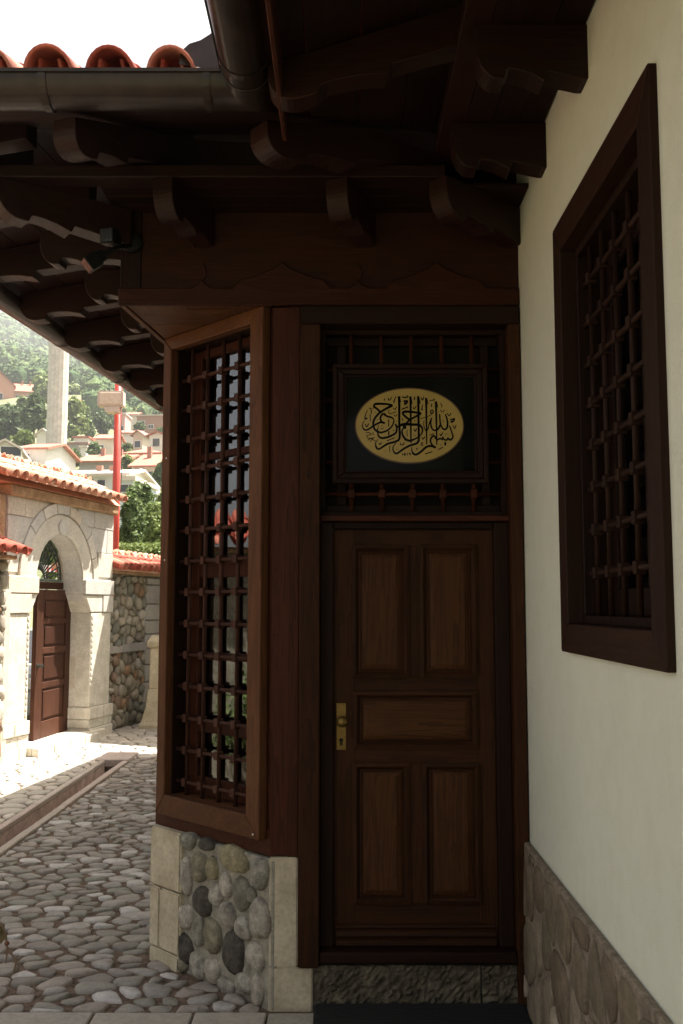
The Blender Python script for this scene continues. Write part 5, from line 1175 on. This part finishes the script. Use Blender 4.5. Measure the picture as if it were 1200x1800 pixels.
tree('shrub', 'dark green tree crown between the pink tower and the white balcony house', 'shrub', 246, 742, 22, 148, 768, 1200, 0, 13, 'shrubs on the slope', .32)
tree('shrub', 'green shrub in front of the cream house beside the red post', 'shrub', 166, 778, 26, 110, 802, 1300, 1, 14, 'shrubs on the slope', .26)
tree('shrub', 'light green shrub between the two nearest red roofs right of the post', 'shrub', 224, 800, 20, 86, 828, 1200, 2, 15, 'shrubs on the slope', .22)
tree('shrub', 'leafy shrub below the brick block beside the bay window', 'shrub', 282, 752, 20, 140, 776, 1200, 1, 16, 'shrubs on the slope', .3)
BG = 'bushes behind the yard wall'
tree('bush', 'dense round leafy bush close behind the tiled wall', 'bush', 232, 872, 52, 23, 972, 5200, 1, 21, BG, .055)
tree('bush', 'light green bush behind the tiled wall next to the bay', 'bush', 272, 884, 50, 24, 975, 4800, 2, 22, BG, .055)
tree('bush', 'taller bush rising over the others towards the houses', 'bush', 246, 848, 56, 31, 925, 4600, 1, 23, BG, .075)
tree('bush', 'pale feathery bush at the edge of the bay window', 'bush', 292, 858, 54, 29, 945, 4000, 2, 24, BG, .07)
tree('bush', 'dark leafy bush behind the gateway fanlight', 'bush', 86, 880, 64, 18.5, 1030, 3600, 1, 31, None, .07)
# planting along the yard wall, which the bay's panes reflect
def wall_shrub(x, y_, w, h, seed, label):
    r2 = random.Random(seed); t = thing('wall_shrub', (x, y_, 0), label, 'shrub', 'shrubs along the yard wall')
    st = MB(); vs, fs = [], []
    for k in range(9):
        a = r2.uniform(0, 6.28); c = V((x+w*.35*math.cos(a)*r2.random(), y_+w*.35*math.sin(a)*r2.random(), h*r2.uniform(.35, .85)))
        st.tube([(x, y_, 0), (V((x, y_, 0))+c)/2+V((0, 0, .05)), c], [.015, .011, .005], 5)
        for i in range(260):
            d = V((r2.gauss(0,1), r2.gauss(0,1), r2.gauss(0,1))).normalized(); p = c+d*w*.3*r2.uniform(.3, 1.1)
            if p.z < .03: continue
            n_ = (d+V((r2.gauss(0,.5), r2.gauss(0,.5), .4))).normalized(); t1 = n_.orthogonal().normalized(); t1 = Matrix.Rotation(r2.uniform(0,6.28), 3, n_) @ t1; t2 = n_.cross(t1); s_ = r2.uniform(.02, .045); k_ = len(vs)
            vs += [p+t1*s_, p+t2*s_*.55, p-t1*s_, p-t2*s_*.55]; fs.append((k_, k_+1, k_+2, k_+3))
    st.build('stems', M_BARK, t, 0, True); m = MB(); m.add(vs, fs); m.build('foliage', LEAF[1], t)
wall_shrub(-4.75, 5.0, 1.0, 1.3, 1, 'dark green shrub by the yard wall mirrored in the lower panes of the bay')
wall_shrub(-4.6, 6.2, .9, 1.1, 2, 'smaller green shrub by the yard wall nearer the gateway, mirrored in the bay panes')
wall_shrub(-4.95, 3.9, 1.0, 1.5, 3, 'tall green shrub by the yard wall farthest from the gateway, mirrored in the bay panes')
# clipped hedge along the wall
hg = MB(); r2 = random.Random(5); vs, fs = [], []
a0 = onY(206, 958, 19.5); a1 = onY(300, 958, 21)
for i in range(5200):
    t = r2.random(); p = a0.lerp(a1, t)+V((r2.uniform(-.1,.1), r2.uniform(-.35,.35), -abs(r2.gauss(0,.22))+.04*math.sin(t*40)))
    n_ = V((r2.gauss(0,1), r2.gauss(0,1), r2.gauss(.6,1))).normalized(); t1 = n_.orthogonal().normalized(); t2 = n_.cross(t1); s_ = r2.uniform(.025,.05); k = len(vs)
    vs += [p+t1*s_, p+t2*s_*.5, p-t1*s_, p-t2*s_*.5]; fs.append((k, k+1, k+2, k+3))
hdg = thing('clipped_hedge', ((a0.x+a1.x)/2, 20, a0.z-1), 'clipped green hedge along the back of the tiled wall', 'hedge')
m = MB(); m.add(vs, fs); m.build('foliage', LEAF[2], hdg)
MB().box(a0.x, a1.x, 19.9, 20.3, a0.z-1.6, a0.z-.25).build('stems', M_BARK, hdg)

# forest on the hill behind: one mass of leafy crowns
bm = bmesh.new(); bmesh.ops.create_icosphere(bm, subdivisions=1, radius=1)
iv = [v.co.copy() for v in bm.verts]; ifc = [tuple(v.index for v in f.verts) for f in bm.faces]; bm.free()
vs, fs = [], []; r2 = random.Random(11)
dirs = []
for i in range(400):
    d = V((r2.gauss(0,1), r2.gauss(0,1), r2.gauss(.25,1))).normalized(); n_ = (d+V((r2.gauss(0,.45), r2.gauss(0,.45), r2.gauss(.2,.45)))).normalized(); t1 = n_.orthogonal().normalized(); t1 = Matrix.Rotation(r2.uniform(0,6.28), 3, n_) @ t1
    dirs.append((d, t1, n_.cross(t1)))
y = 188.0
while y < 770:
    st_ = 3.4+y*.005; x = -.43*y
    while x < -.13*y:
        px, py = x+r2.uniform(-.5,.5)*st_, y+r2.uniform(-.5,.5)*st_*1.3
        if r2.random() < .95 and (y > 236 or x > -.262*y):
            z = terrain_z(px, py); s_ = r2.uniform(.5, .95)*st_*.85; hh_ = s_*r2.uniform(.9, 1.4); k = len(vs); cz = z+hh_*.75
            vs += [(px+c.x*s_*.8, py+c.y*s_*.8, cz+c.z*hh_*.8) for c in iv]; fs += [tuple(i+k for i in f) for f in ifc]
            q0 = r2.randrange(400); nq = 46 if y < 420 else 30; ls = .34+y*.0007
            for i in range(nq):
                d, t1, t2 = dirs[(q0+i*7) % 400]; rr = r2.uniform(.78, 1.12); k = len(vs); l = ls*r2.uniform(.6, 1.3)
                ox, oy, oz = px+d.x*s_*rr, py+d.y*s_*rr, cz+d.z*hh_*rr
                vs += [(ox+t1.x*l, oy+t1.y*l, oz+t1.z*l), (ox+t2.x*l*.7, oy+t2.y*l*.7, oz+t2.z*l*.7), (ox-t1.x*l, oy-t1.y*l, oz-t1.z*l), (ox-t2.x*l*.7, oy-t2.y*l*.7, oz-t2.z*l*.7)]
                fs.append((k, k+1, k+2, k+3))
        x += st_
    y += st_*1.35
m = MB(); m.add(vs, fs)
def forestmat():
    m, nt, b = newmat('forest_canopy'); tc = N(nt, 'ShaderNodeTexCoord')
    n = N(nt, 'ShaderNodeTexNoise'); n.inputs['Scale'].default_value = .9; n.inputs['Detail'].default_value = 6; n.inputs['Roughness'].default_value = .75
    nt.links.new(tc.outputs['Object'], n.inputs['Vector'])
    r = ramp(nt, [(0, (.065,.11,.045)), (.4, (.095,.15,.06)), (.75, (.135,.185,.07)), (1, (.09,.14,.065))], rnd_out(nt))
    mo = ramp(nt, [(.3, (.55,.55,.55)), (.7, (1.35,1.35,1.3))], n.outputs[0])
    nt.links.new(mixc(nt, r.outputs[0], mo.outputs[0], 1.0, 'MULTIPLY'), b.inputs['Base Color']); b.inputs['Roughness'].default_value = .9; b.inputs['Specular IOR Level'].default_value = .1
    bump(nt, b, n.outputs[0], 1.0, .8); return m
tag(m.build('hillside_forest', forestmat()), kind='stuff')

# ------------------------------------------------------------------ the air between here and the hill
hz = MB().box(-560, 560, -340, 1140, -9, 262).build('haze', (lambda m: m)(bpy.data.materials.new('air')))
am = bpy.data.materials['air']; am.use_nodes = True; nt = am.node_tree; nt.nodes.clear()
ao = N(nt, 'ShaderNodeOutputMaterial'); pv_ = N(nt, 'ShaderNodeVolumePrincipled')
pv_.inputs['Color'].default_value = (.93, .95, .97, 1); pv_.inputs['Density'].default_value = .00045; pv_.inputs['Anisotropy'].default_value = .3
nt.links.new(pv_.outputs[0], ao.inputs['Volume'])
hz['kind'] = 'stuff'
